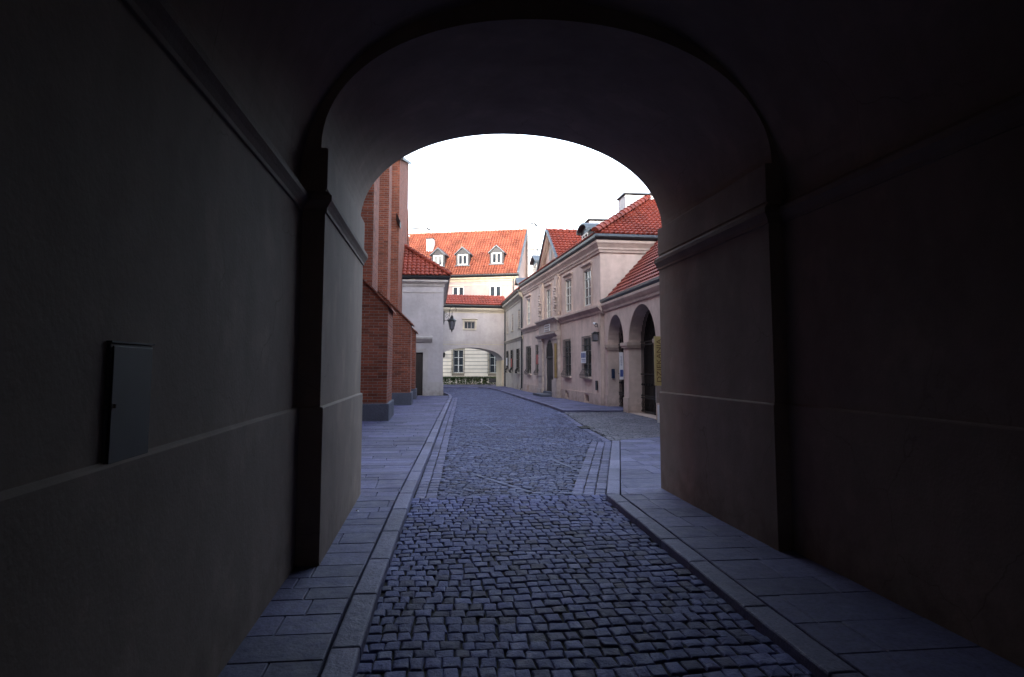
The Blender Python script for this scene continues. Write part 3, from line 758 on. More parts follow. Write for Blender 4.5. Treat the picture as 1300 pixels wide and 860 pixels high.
# ================================================================== BRIDGE BUILDING across the street
bb = thing('archway_building', 'pale building bridging the street on a low elliptical arch with red tiled roof', 'building', (3, 54, 0))
f = Fr(.1, 53.9, 5.5, .75, -1)      # outward toward the camera
BL = math.hypot(5.5, .75) + .12
facts = BL
m = MB(); WD = 2.3
aL, aR = .05, 5.36
facade(m, f, -1.2, BL, 0, 6.3, [(aL, aR, 0, 3.13, 1.0, WD), (2.2, 3.08, 4.6, 5.2)], .16)
m.poly([f.P(-1.2, 0, 6.3), f.P(BL, 0, 6.3), f.P(BL, -WD, 6.3), f.P(-1.2, -WD, 6.3)])
pa = arc_pts(aL, aR, 2.12, 1.0)
fb = MB()
m2 = MB(); facade(m2, f, -1.2, BL, 0, 6.3, [(aL, aR, 0, 3.13, 1.0, .01)], .01, d=-WD)
m.v, m.f = m.v + m2.v, m.f + [[i + len(m.v) for i in q] for q in m2.f]
m.build('wall', M['bridge'], bb)
window(bb, f, 2.2, 3.08, 4.6, 5.2, .12, 3, 1, 'framedk', 'glass', 'bridgetrim', 'bridgetrim', sw=.12, hood=True)
m = MB(); m.prof(f, -1.2, BL, [(.0, 5.86), (.03, 5.86), (.03, 5.92), (.10, 6.0), (.22, 6.1), (.26, 6.16), (.26, 6.24), (.0, 6.28)]); m.build('cornice', M['bridgetrim'], bb)
m = MB(); m.box(f, -1.2, BL, .003, .03, 3.34, 3.40); m.box(f, -1.2, BL, .003, .012, 3.56, 3.58)
m.build('string_course', M['bridgetrim'], bb)
m = MB(); m.box(f, aR - .10, aR + .10, .003, .06, 2.02, 2.12); m.box(f, aR - .06, aR + .08, .003, .025, 0, 2.02); m.box(f, aR - .07, aR - .001, -WD + .2, -.2, .0, 2.1); m.build('pier_facing', M['creamtrim'], bb)
m = MB(); m.prof(f, -.5, BL, [(.05, 6.3), (.30, 6.32), (.38, 6.42), (.38, 6.5), (.05, 6.5)]); m.build('gutter', M['gutter'], bb)
pz = 6.56; sl = .62; rr = 1.35
a3, b3 = f.P(-.6, .34, pz), f.P(BL, .34, pz)
roofplane('roof', bb, a3, (f.dx, f.dy, 0), (-f.nx, -f.ny, sl), [(0, 0), (BL + .6, 0), (BL + .6, rr * math.hypot(1, sl)), (0, rr * math.hypot(1, sl))], M['tile_red'], tw=.24, seg=5)
m = MB(); pA, pB = f.P(-.6, .34 - rr, pz + rr * sl), f.P(BL, .34 - rr, pz + rr * sl); pC, pD = f.P(BL, -WD - .3, pz), f.P(-.6, -WD - .3, pz); m.poly([pA, pB, pC, pD]); m.build('roof', M['tile_red'], bb)
downpipe(bb, f, aR + .17, .10, .05, 6.1, .085)

# ================================================================== ORANGE ROOFED BUILDING behind
ob = thing('rear_building', 'large peach building with steep orange tiled roof and three grey dormers', 'building', (3.4, 62, 0))
ga = R(-18.4); OX, OY = 3.38, 62.0
f = Fr(OX, OY, math.cos(ga), math.sin(ga), -1)
def fu(px):    # helper table of positions along this facade, metres from its middle
    return px
uL, uR = -7.8, 4.25
EZ = 9.9
wins = [(-1.95, -.85, 7.4, 8.95), (1.55, 2.65, 7.4, 8.95), (-5.6, -4.5, 7.4, 8.95)]
gw = [(-1.85, -.85, 1.05, 3.15), (1.55, 2.55, 1.05, 3.15)]
m = MB(); facade(m, f, uL, uR, 4.4, EZ, wins, .14)
m.poly([f.P(uR, 0, 0), f.P(uR, -10, 0), f.P(uR, -10, EZ), f.P(uR, 0, EZ)]); m.poly([f.P(uL, 0, 0), f.P(uL, -10, 0), f.P(uL, -10, EZ), f.P(uL, 0, EZ)])
m.poly([f.P(uL, -10, 0), f.P(uR, -10, 0), f.P(uR, -10, EZ), f.P(uL, -10, EZ)])
m.poly([f.P(uR, 0, EZ), f.P(uR, -10, EZ), f.P(uR, -5, EZ + 5.3)])
m.build('wall', M['peach'], ob)
# rusticated ground floor: courses standing proud of a backing coloured as joint shade
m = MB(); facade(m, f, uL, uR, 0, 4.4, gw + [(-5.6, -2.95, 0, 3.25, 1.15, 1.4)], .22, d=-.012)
m.build('ground_floor_wall', M['joint_shade'], ob)
m = MB()
nz = 13; ch_ = .33
for k in range(nz):
    z0, z1 = .12 + k * ch_, .12 + (k + 1) * ch_ - .055
    segs = [(-2.93, uR)]
    for a, b, c, e in gw:
        if z1 > c - .02 and z0 < e + .02:
            ns = []
            for s0, s1 in segs:
                if b < s0 or a > s1: ns.append((s0, s1)); continue
                if a - .1 > s0: ns.append((s0, a - .1))
                if b + .1 < s1: ns.append((b + .1, s1))
            segs = ns
    for s0, s1 in segs: m.box(f, s0, s1, -.011, .04, z0, z1)
m.build('rusticated_courses', M['rust'], ob)
for a, b, c, e in wins: window(ob, f, a, b, c, e, .10, 2, 1, 'frame', 'glass', None, None, fw=.09, mw=.12)
for a, b, c, e in gw: window(ob, f, a, b, c, e, .16, 2, 3, 'frame', 'glass', 'creamtrim', 'creamtrim', fw=.07, mw=.05, sw=.09, grille=True, gext=.12)
m = MB(); m.box(f, -5.9, -2.95, .0, .10, 1.98, 2.12); m.box(f, -3.30, -2.94, .003, .07, 0, 1.98); m.build('gateway_pier', M['creamtrim'], ob)
m = MB(); m.box(f, -6, -2.6, -1.45, -1.40, 0, 3.4); m.build('gateway_back_wall', M['cream'], ob)
m = MB(); m.prof(f, uL, uR, [(.0, 9.35), (.05, 9.37), (.12, 9.51), (.25, 9.6), (.3, 9.7), (.0, 9.75)]); m.box(f, uL, uR, .003, .04, 9.0, 9.06); m.build('cornice', M['creamtrim'], ob)
m = MB(); m.prof(f, uL, uR + .1, [(.1, 9.76), (.4, 9.78), (.5, 9.88), (.5, 9.96), (.1, 9.95)]); m.build('gutter', M['gutter'], ob)
tpo = 1.02; rlo = math.hypot(1, tpo); RW = 4.75
roofplane('roof', ob, f.P(uL, .45, EZ + .06), (f.dx, f.dy, 0), (-f.nx, -f.ny, tpo), [(0, 0), (uR - uL, 0), (uR - uL, RW * rlo), (0, RW * rlo)], M['tile_orange'], tw=.25, th=.36, amp=.075, step=.035, seg=7)
m = MB(); m.poly([f.P(uL, .45 - RW, EZ + RW * tpo), f.P(uR, .45 - RW, EZ + RW * tpo), f.P(uR, -10.3, EZ), f.P(uL, -10.3, EZ)]); m.build('roof', M['tile_orange'], ob)
caps('ridge_tiles', ob, f.P(uL, .45 - RW, EZ + RW * tpo + .08), f.P(uR, .45 - RW, EZ + RW * tpo + .08), M['tile_orange'], .15, .4)
# verge flashing and gable parapet with chimney at the right end
m = MB(); m.hexa([f.P(uR - .02, .5, EZ + .1), f.P(uR + .16, .5, EZ + .1), f.P(uR + .16, .45 - RW, EZ + RW * tpo + .1), f.P(uR - .02, .45 - RW, EZ + RW * tpo + .1),
                  f.P(uR - .02, .5, EZ + .25), f.P(uR + .16, .5, EZ + .25), f.P(uR + .16, .45 - RW, EZ + RW * tpo + .25), f.P(uR - .02, .45 - RW, EZ + RW * tpo + .25)])
m.build('verge_flashing', M['zinc'], ob)
p = f.P(uR + .55, -4.0, 0); chimney(ob, p[0] - .33, p[0] + .33, p[1] - .6, p[1] + .6, 9.0, 15.2, ga)
p = f.P(uR + .9, -3.2, 0); chimney(ob, p[0] - .3, p[0] + .3, p[1] - .4, p[1] + .4, 9.0, 12.6, ga)
downpipe(ob, f, uR - .45, .09, 4.5, 9.7, .06)
# dormers
def dormer(u, w, zb, h):
    # face plane stands on the slope
    d0 = .45 - (zb - EZ - .06) / tpo            # outward coordinate where the roof has height zb
    dp = (h + .6) / tpo
    body = MB()
    fd = f
    # cheeks
    for s in (-1, 1):
        uu = u + s * w / 2
        body.hexa([fd.P(uu - .03, d0, zb - .1), fd.P(uu + .03, d0, zb - .1), fd.P(uu + .03, d0 - dp, zb + h), fd.P(uu - .03, d0 - dp, zb + h),
                   fd.P(uu - .03, d0, zb + h), fd.P(uu + .03, d0, zb + h), fd.P(uu + .03, d0 - dp, zb + h + .01), fd.P(uu - .03, d0 - dp, zb + h + .01)])
    facade(body, fd, u - w / 2, u + w / 2, zb - .05, zb + h, [(u - w / 2 + .16, u + w / 2 - .16, zb + .1, zb + h - .06)], .08, d=d0 + .02)
    o = body.build('dormer', M['slate'], ob)
    g = MB(); ov = .16; pk = w * .46
    for s in (-1, 1):
        a = u + s * (w / 2 + ov)
        g.hexa([fd.P(a, d0 + .22, zb + h - .12), fd.P(u, d0 + .22, zb + h + pk), fd.P(u, d0 - dp - 1.2, zb + h + pk), fd.P(a, d0 - dp - .3, zb + h - .12),
                fd.P(a, d0 + .22, zb + h - .04), fd.P(u, d0 + .22, zb + h + pk + .09), fd.P(u, d0 - dp - 1.2, zb + h + pk + .09), fd.P(a, d0 - dp - .3, zb + h - .04)])
    g.build('dormer_roof', M['zinc'], o)
    g = MB(); g.poly([fd.P(u - w / 2, d0 + .03, zb + h), fd.P(u + w / 2, d0 + .03, zb + h), fd.P(u, d0 + .03, zb + h + pk)]); g.build('dormer_gable', M['slate'], o)
    g = MB(); g.box(fd, u - w / 2 + .17, u + w / 2 - .17, d0 - .06, d0 - .03, zb + .1, zb + h - .06); g.build('dormer_glass', M['glass'], o)
    g = MB(); a, b, c, e = u - w / 2 + .16, u + w / 2 - .16, zb + .1, zb + h - .06; q = .09
    g.box(fd, a, a + q, d0 - .028, d0 + .05, c, e); g.box(fd, b - q, b, d0 - .028, d0 + .05, c, e); g.box(fd, a + q, b - q, d0 - .028, d0 + .048, c, c + q); g.box(fd, a + q, b - q, d0 - .028, d0 + .048, e - q, e); g.box(fd, (a + b) / 2 - .05, (a + b) / 2 + .05, d0 - .028, d0 + .046, c + q, e - q)
    g.build('dormer_window_frame', M['frame'], o)
    g = MB(); g.box(fd, u - w / 2 - .1, u + w / 2 + .1, d0 + .03, d0 + .2, zb - .02, zb + .05); g.build('dormer_apron', M['zinc'], o)
DORM = [(-3.5, 1.22, 10.9, 1.15), (-1.12, 1.22, 10.9, 1.15), (2.1, 1.22, 10.95, 1.15)]
for a in DORM: dormer(*a)
p = f.P(-4.95, -2.5, 0); chimney(ob, p[0] - .33, p[0] + .33, p[1] - .3, p[1] + .3, 11.8, 13.9, ga, over=.03)
p = f.P(-6.9, -5.0, 0); chimney(ob, p[0] - .85, p[0] + .85, p[1] - .5, p[1] + .5, 13.8, 15.45, ga)

# hedge in front of it
hd = thing('clipped_hedge', 'low clipped green hedge with bare stems under the rusticated wall', 'hedge', (3, 59.4, 0))
lv = MB(); tw = MB(); rnd = random.Random(3)
def leafq(mb, p, s):
    a = Vector((rnd.uniform(-1, 1), rnd.uniform(-1, 1), rnd.uniform(-1, 1))).normalized(); b = a.cross(Vector((rnd.uniform(-1, 1), rnd.uniform(-1, 1), rnd.uniform(-1, 1)))).normalized()
    P = Vector(p); mb.poly([P - a * s, P - b * s * .5, P + a * s, P + b * s * .5])
for i in range(9000):
    x = rnd.uniform(-1.6, 7.6); k = rnd.random()
    z = .62 + .10 * rnd.random() if k < .42 else .08 + .58 * rnd.random() ** .7
    if k > .42 and math.sin(x * 9) + math.sin(x * 23) * .7 + rnd.uniform(-1, 1) < -.8: continue
    leafq(lv, (x, 59.35 - .2 * (x - 3) + rnd.uniform(-.2, .2), z), rnd.uniform(.05, .085))
for i in range(170):
    x = -1.6 + 9.2 * i / 170 + rnd.uniform(-.03, .03); yb = 59.35 - .2 * (x - 3) + rnd.uniform(-.12, .12)
    tw.tube([(x, yb, 0), (x + rnd.uniform(-.1, .1), yb + rnd.uniform(-.08, .08), .64)], .009, 4, .005)
lv.build('foliage', M['leaf'], hd); tw.build('stems', M['twig'], hd)
sg = MB(); fs_ = Fr(4.65, 58.75, 1, -.2, -1); sg.box(fs_, 0, .75, 0, .03, .30, .62); o = sg.build('low_sign_board', M['slate'], None); tag(o, 'small dark board standing in front of the hedge beside the arch pier', 'board')
# wall lantern and plaques between gateway and grilled window
wl = thing('wall_lantern', 'small dark lantern and bracket on the rusticated wall seen through the arch', 'lantern', f.P(-2.62, .05, 2.5))
m = MB(); m.tube([f.P(-2.62, .02, 3.05), f.P(-2.62, .25, 3.1), f.P(-2.62, .3, 2.95)], .015, 5); m.lathe(f.P(-2.62, .3, 2.5), [(.02, .45), (.14, .34), (.13, .32), (.09, 0), (.02, -.06)], 6); m.build('lantern_body', M['iron'], wl)
for z0, w in ((2.22, .62), (1.9, .4)):
    m = MB(); m.box(f, -2.70 , -2.70 + w * .8, .022, .035, z0, z0 + .22); o = m.build('wall_plaque', M['framedk']); tag(o, 'wider upper dull plaque under the lantern on the rusticated wall' if w > .5 else 'narrow lower dull plaque under the lantern on the rusticated wall', 'plaque')

# ================================================================== RIGHT SIDE: main building
mb_ = thing('museum_building', 'long mauve plastered two storey building with stone portal, gable and red roof', 'building', (6.4, 33, 0))
f = Fr(6.61, 26.8, -.055, 1, 1)          # u = distance from the near corner
ML = 17.1
UW = [(1.32, 2.42, 4.22, 5.78), (4.62, 5.72, 4.22, 5.78), (8.95, 10.0, 4.22, 5.78), (14.65, 15.65, 4.22, 5.78)]
GW = [(1.45, 2.6, 1.15, 2.86), (4.85, 6.0, 1.15, 2.86), (11.75, 12.75, 1.17, 2.82), (14.5, 15.75, 1.17, 2.82)]
VT = [(1.8, 2.35, .12, .38), (5.25, 5.75, .14, .38), (15.1, 15.5, .15, .46)]
def wallholes(lst): return [(a, b, c, e) for a, b, c, e in lst]
P0_, P1_ = 6.85, 11.55                     # portal bay
m = MB()
facade(m, f, 0, ML, 0, 6.6, wallholes(UW) + wallholes(GW) + wallholes(VT) + [(8.35, 10.0, 0, 3.05, .8, .1)], .24)
m.poly([f.P(0, 0, 0), f.P(0, -9, 0), f.P(0, -9, 6.6), f.P(0, 0, 6.6)]); m.poly([f.P(0, -9, 0), f.P(ML, -9, 0), f.P(ML, -9, 6.6), f.P(0, -9, 6.6)]); m.poly([f.P(ML, 0, 0), f.P(ML, -9, 0), f.P(ML, -9, 6.6), f.P(ML, 0, 6.6)])
m.poly([f.P(0, -.3, 6.58), f.P(ML, -.3, 6.58), f.P(ML, -9, 6.58), f.P(0, -9, 6.58)])
m.build('wall', M['pink'], mb_)
for a, b, c, e in UW: window(mb_, f, a, b, c, e, .06, 2, 4, 'frame', 'glass', 'pink_trim', None, sw=.14, hood=True)
for i, (a, b, c, e) in enumerate(GW):
    window(mb_, f, a, b, c, e, .06, 2, 3, 'framedk', 'glassg', None, 'pink_trim', grille=True, gext=.04)
for a, b, c, e in VT:
    m = MB(); m.box(f, a + .003, b - .003, -.23, -.15, c + .003, e - .003); o = m.build('cellar_vent', M['dark'], mb_)
    s = MB()
    for k in range(3): s.box(f, a + (b - a) * (k + 1) / 4 - .012, a + (b - a) * (k + 1) / 4 + .012, -.08, -.06, c, e)
    s.build('vent_bars', M['iron'], o)
for segs in (((0, 1.72), (2.43, 5.18), (5.82, P0_)), ((P1_, 15.02), (15.58, ML))):
    m = MB()
    for a, b in segs: m.box(f, a, b, .003, .045, 0, .52)
    for (x, a), (b, y) in zip(segs, segs[1:]): m.box(f, a, b, .003, .043, .47, .52); m.box(f, a, b, .003, .043, 0, .1)
    m.build('plinth', M['pink_trim'], mb_)
# quoin strip at the near corner and strips at the central bay
m = MB(); m.box(f, .004, .34, .003, .03, .52, 3.80); m.build('corner_strip', M['pink_trim'], mb_)
sc_ = [(.0, 3.74), (.05, 3.76), (.07, 3.84), (.14, 3.92), (.20, 3.99), (.20, 4.07), (.0, 4.13)]
for a, b in ((-.2, P0_), (P1_, ML)): m = MB(); m.prof(f, a, b, sc_); m.build('storey_cornice', M['pink_trim'], mb_)
ec = [(-.05, 6.22), (.05, 6.22), (.07, 6.32), (.10, 6.34), (.11, 6.42), (.18, 6.54), (.22, 6.60), (.22, 6.70), (-.05, 6.72)]
fe = Fr(*f.P(0, 0, 0)[:2], f.nx * -1, f.ny * -1, 1)
if fe.P(0, 1, 0)[1] > fe.P(0, 0, 0)[1]: fe = Fr(*f.P(0, 0, 0)[:2], -f.nx, -f.ny, -1)
m = MB(); m.prof(f, 0, ML, ec, m0=-1); m.prof(fe, 0, 9, ec, m0=-1); m.build('eaves_cornice', M['pink_trim'], mb_)
gtp = [(.05, 6.72), (.24, 6.72), (.30, 6.80), (.31, 6.90), (.28, 6.90), (.25, 6.80), (.05, 6.84)]
m = MB(); m.prof(f, 0, ML, gtp, m0=-1); m.prof(fe, 0, 9, gtp, m0=-1); m.build('gutter', M['gutter'], mb_)
m = MB(); q = [(.26, 6.84), (.325, 6.84), (.325, 6.90), (.30, 6.94), (.26, 6.94)]; m.prof(fe, 0, 9, q, m0=-1); m.build('eaves_flashing', M['zinc'], mb_)
# central bay: pilasters with carved drops, portal below
pd = .13
for a in (P0_ + .0, P1_ - .85):
    m = MB(); m.box(f, a, a + .85, .003, pd, 4.22, 6.22); m.box(f, a + .2, a + .65, pd, pd + .04, 5.1, 6.0)
    m.build('pilaster', M['pink_trim'], mb_)
for a in (P0_ + .42, P1_ - .43):
    m = MB()
    for k in range(9):
        m.lathe(f.P(a + .07 * math.sin(k * 2.1), pd + .05, 4.45 + k * .14), [(.03, -.05), (.10, 0), (.07, .06), (.02, .09)], 6)
    m.build('carved_drop', M['stonetrim'], mb_)
bd_ = .17
por = MB()
facade(por, f, P0_, P1_, .35, 3.3, [(8.35, 10.0, .3, 3.05, .8, .08)], bd_, d=bd_ * .33)
po = por.build('portal', M['stonetrim'], mb_)
for a, b in ((P0_, P0_ + .95), (P1_ - .95, P1_)):
    m = MB()
    for k in range(8): m.box(f, a, b, bd_ * .33 + .002 if k else .003, bd_, .42 + k * .34, .42 + k * .34 + .295)
    m.box(f, a + .02, b - .02, .004, bd_ - .025, .4, 3.14)
    m.box(f, a - .06, b + .06, .004, bd_ + .07, .0, .42 if a > 9 else .95)
    m.box(f, a - .04, b + .04, .004, bd_ + .05, 3.02, 3.12)
    m.build('banded_pilaster', M['stonetrim'], po)
e1 = [(.003, 3.14), (bd_ + .02, 3.14), (bd_ + .10, 3.22), (bd_ + .17, 3.29), (bd_ + .17, 3.36), (.003, 3.42)]
e2 = [(.003, 3.92), (bd_ + .04, 3.92), (bd_ + .10, 4.0), (bd_ + .2, 4.06), (bd_ + .2, 4.13), (.003, 4.22)]
m = MB(); m.prof(f, P0_ - .1, P1_ + .1, e1); m.prof(f, P0_ - .1, P1_ + .1, e2); m.box(f, P0_ + .05, P1_ - .05, .003, bd_ - .02, 3.42, 3.92); m.build('portal_entablature', M['stonetrim'], po)
m = MB(); m.box(f, 8.55, 9.85, bd_ - .018, bd_ + .015, 3.47, 3.87); m.build('cartouche', M['paper'], po)
m = MB()
for z in (3.53, 3.65, 3.77):
    for k in range(3): m.box(f, 8.68 + k * .36, 8.96 + k * .36, bd_ + .016, bd_ + .03, z - .03, z + .03)
m.build('cartouche_relief', M['framedk'], po)
m = MB(); m.box(f, 8.30, 10.05, .004, .016, 0.31, 3.08)
for a, b in ((8.5, 9.1), (9.25, 9.85)):
    for z0, z1 in ((.4, 1.0), (1.1, 2.0)): m.box(f, a, b, .016, .03, z0, z1)
dr_ = m.build('door', M['door'], mb_)
m = MB()
for k in range(7): m.tube([f.P(8.45 + k * .24, .05, 2.15), f.P(8.45 + k * .24, .05, 2.85)], .014, 4)
m.box(f, 8.38, 9.97, .031, .06, 2.06, 2.14); m.build('fanlight_bars', M['iron'], dr_)
m = MB(); m.box(f, 8.0, 10.4, bd_ + .002, bd_ + .55, .0, .20); m.box(f, 8.1, 10.3, .05, bd_, 0, .31); m.build('door_step', M['granite'], mb_, bevel=.02)
# roof: street slope, hip toward the camera
ev = .27; zE = 6.96; tp = .66; rl = math.hypot(1, tp); W_ = 12.; hw = W_ / 2
cor_ = f.P(-ev, ev, zE)                       # eaves corner
nU = Vector((-f.nx, -f.ny, 0)); dU = Vector((f.dx, f.dy, 0))
roofplane('roof', mb_, cor_, nU, dU + Vector((0, 0, tp)), [(0, 0), (W_, 0), (hw, hw * rl)], M['tile_red'], tw=.21, th=.26, amp=.036, step=.06, seg=8)
roofplane('roof', mb_, cor_, dU, nU + Vector((0, 0, tp)), [(0, 0), (ML + ev, 0), (ML + ev, hw * rl), (hw, hw * rl)], M['tile_red'], seg=4)
pc = Vector(cor_); top = pc + nU * hw + dU * hw + Vector((0, 0, hw * tp))
caps('hip_tiles', mb_, pc + Vector((0, 0, .10)), top + Vector((0, 0, .10)), M['tile_red'], .15, .38)
m = MB(); e_ = pc + nU * W_; e2_ = e_ + dU * (ML + ev); t2 = top + dU * (ML + ev - hw); m.poly([e_, top, t2, e2_]); m.build('roof', M['tile_red'], mb_)
p = f.P(4.0, -1.75, 0); chimney(mb_, p[0] + .55, p[0] + 2.4, p[1] - .6, p[1] + .6, 7.6, 9.55, 0)
p = f.P(7.0, -1.7, 0); chimney(mb_, p[0] - .2, p[0] + 1.4, p[1] - .4, p[1] + .4, 8.2, 9.0, 0)
# central gable
gu, ghw, gz0, gz1 = 8.85, 2.4, 6.9, 8.85
m = MB(); m.poly([f.P(gu - ghw + .3, .02, gz0 - .3), f.P(gu + ghw - .3, .02, gz0 - .3), f.P(gu, .02, gz1 - .35)])
facade(m, f, gu - .001, gu + .001, gz0, gz0 + .01)
m.build('gable_wall', M['pink'], mb_)
m = MB(); m.box(f, gu - .28, gu + .28, .03, .05, 7.25, 7.95); gwn = m.build('gable_window', M['framedk'], mb_)
ga_ = math.atan2(gz1 - gz0, ghw)
for s in (-1, 1):
    vd = Vector((f.dx * -s, f.dy * -s, (gz1 - gz0) / ghw))
    st = Vector(f.P(gu + s * ghw, .26, gz0 + .02))
    L = math.hypot(ghw, gz1 - gz0)
    roofplane('gable_roof', mb_, st, nU, vd, [(0, 0), (4.2, 0), (4.2, L), (0, L)], M['tile_red'], tw=.21, th=.26, amp=.036, step=.06, seg=8)
    m = MB()      # bargeboard / raking cornice
    a, b = f.P(gu + s * (ghw + .12), .2, gz0 - .22), f.P(gu, .2, gz1 - .10)
    for d0, d1, dz in ((.0, .24, -.14), (.0, .14, -.28)):
        A1, A2 = f.P(gu + s * (ghw + .05), d0, gz0 - .14 + dz), f.P(gu + s * (ghw + .05), d1, gz0 - .14 + dz)
        B1, B2 = f.P(gu, d0, gz1 - .10 + dz), f.P(gu, d1, gz1 - .10 + dz)
        h = .15
        m.hexa([A1, A2, B2, B1, *[(q[0], q[1], q[2] + h) for q in (A1, A2, B2, B1)]])
    m.build('raking_cornice', M['pink_trim'], mb_)
    m = MB(); A1, A2 = f.P(gu + s * (ghw + .05), .22, gz0 + .03), f.P(gu + s * (ghw + .05), .32, gz0 + .03); B1, B2 = f.P(gu, .22, gz1 + .03), f.P(gu, .32, gz1 + .03)
    m.hexa([A1, A2, B2, B1, *[(q[0], q[1], q[2] + .11) for q in (A1, A2, B2, B1)]]); m.build('verge_flashing', M['zinc'], mb_)
caps('ridge_tiles', mb_, f.P(gu, .26, gz1 + .05), f.P(gu, -3.8, gz1 + .05), M['tile_red'], .11, .34)
# dormers facing the street
def street_dormer(fr, u, w, zb, h, back, curved=False, d0=-.15):
    o = MB(); 
    facade(o, fr, u - w / 2, u + w / 2, zb, zb + h, [(u - w / 2 + .15, u + w / 2 - .15, zb + .12, zb + h - .08)], .08, d=d0)
    for s in (-1, 1):
        uu = u + s * w / 2; o.hexa([fr.P(uu - .02, d0 - .001, zb), fr.P(uu + .02, d0 - .001, zb), fr.P(uu + .02, d0 - back, zb), fr.P(uu - .02, d0 - back, zb), fr.P(uu - .02, d0 - .001, zb + h), fr.P(uu + .02, d0 - .001, zb + h), fr.P(uu + .02, d0 - back, zb + h), fr.P(uu - .02, d0 - back, zb + h)])
    ob_ = o.build('dormer', M['slate'], mb_ if fr is f_main else fs_b)
    g = MB(); n = 10
    pts = []
    for i in range(n + 1):
        t = math.pi * i / n; pts.append((u - (w / 2 + .14) * math.cos(t), zb + h - .02 + (.32 if curved else .42) * (math.sin(t) if curved else 1 - abs(math.cos(t)))))
    for (ua, za), (ub, zb2) in zip(pts, pts[1:]):
        g.hexa([fr.P(ua, d0 + .2, za), fr.P(ub, d0 + .2, zb2), fr.P(ub, d0 - back, zb2), fr.P(ua, d0 - back, za), fr.P(ua, d0 + .2, za + .07), fr.P(ub, d0 + .2, zb2 + .07), fr.P(ub, d0 - back, zb2 + .07), fr.P(ua, d0 - back, za + .07)])
        g.poly([fr.P(ua, d0 + .01, zb + h - .05), fr.P(ub, d0 + .01, zb + h - .05), fr.P(ub, d0 + .01, zb2), fr.P(ua, d0 + .01, za)])
    g.build('dormer_roof', M['zinc'], ob_)
    g = MB(); g.box(fr, u - w / 2 + .16, u + w / 2 - .16, d0 - .07, d0 - .04, zb + .12, zb + h - .08); g.build('dormer_glass', M['glass'], ob_)
    g = MB(); a, b, c, e = u - w / 2 + .15, u + w / 2 - .15, zb + .12, zb + h - .08
    for q in ((a, a + .09, c, e), (b - .09, b, c, e), (a + .09, b - .09, c, c + .08), (a + .09, b - .09, e - .08, e), ((a + b) / 2 - .04, (a + b) / 2 + .04, c + .08, e - .08)): g.box(fr, q[0], q[1], d0 - .038, d0 + .03, q[2], q[3])
    g.build('dormer_window_frame', M['frame'], ob_)
f_main = f
street_dormer(f, 2.7, 1.25, 6.9, .70, 1.4, True)
street_dormer(f, 13.9, 1.35, 6.95, .95, 1.5)
downpipe(mb_, f, 6.65, .08, 4.2, 6.1, .045).data.materials[0] = M['pink_trim']

# second, plainer section
fs_b = thing('plain_townhouse', 'paler plain two storey wing with narrow windows next to the archway', 'building', (5.6, 49, 0))
f2 = Fr(5.66, 43.9, -.004, 1, 1)
SL = 12.2
UW2 = [(1.55, 2.5, 4.25, 5.5), (5.4, 6.3, 4.25, 5.5), (8.6, 9.5, 4.25, 5.5)]
GW2 = [(1.75, 2.95, 1.2, 2.82), (5.35, 6.5, 1.2, 2.82), (8.3, 9.4, 1.2, 2.82)]
VT2 = [(2.3, 2.8, .15, .42), (.7, 1.2, .05, .6), (5.7, 6.1, .18, .42), (8.8, 9.2, .18, .42)]
m = MB(); facade(m, f2, 0, SL, 0, 6.5, UW2 + GW2 + VT2, .22); m.poly([f2.P(0, -8, 0), f2.P(SL, -8, 0), f2.P(SL, -8, 6.5), f2.P(0, -8, 6.5)]); m.poly([f2.P(SL, 0, 0), f2.P(SL, -8, 0), f2.P(SL, -8, 6.5), f2.P(SL, 0, 6.5)])
m.poly([f2.P(0, -.3, 6.5), f2.P(SL, -.3, 6.5), f2.P(SL, -8, 6.5), f2.P(0, -8, 6.5)])
m.build('wall', M['cream2'] if 'cream2' in M else M['bridge'], fs_b)
for a, b, c, e in UW2: window(fs_b, f2, a, b, c, e, .05, 2, 3, 'framedk', 'glass', None, 'bridgetrim')
for a, b, c, e in GW2: window(fs_b, f2, a, b, c, e, .05, 2, 3, 'framedk', 'glass', None, 'bridgetrim', grille=True)
for a, b, c, e in VT2: m = MB(); m.box(f2, a + .003, b - .003, -.2, -.14, c + .003, e - .003); m.build('cellar_vent', M['dark'], fs_b)
m = MB(); m.prof(f2, 0, SL, [(.0, 3.40), (.05, 3.42), (.06, 3.50), (.12, 3.56), (.12, 3.62), (.0, 3.66)]); m.build('string_course', M['bridgetrim'], fs_b)
m = MB(); m.prof(f2, 0, SL, [(.0, 5.98), (.04, 5.98), (.06, 6.1), (.2, 6.25), (.3, 6.32), (.3, 6.45), (.0, 6.48)]); m.build('eaves_cornice', M['bridgetrim'], fs_b)
m = MB(); m.prof(f2, 0, SL, [(.1, 6.5), (.34, 6.5), (.4, 6.6), (.38, 6.64), (.1, 6.62)]); m.build('gutter', M['gutter'], fs_b)
roofplane('roof', fs_b, f2.P(0, .36, 6.66), (f2.dx, f2.dy, 0), (-f2.nx, -f2.ny, .8), [(0, 0), (SL, 0), (SL, 5.6), (0, 5.6)], M['tile_red'], seg=4)
street_dormer(f2, 3.6, .95, 6.6, .8, 1.2)
downpipe(fs_b, f2, .12, .08, .1, 6.4, .05)

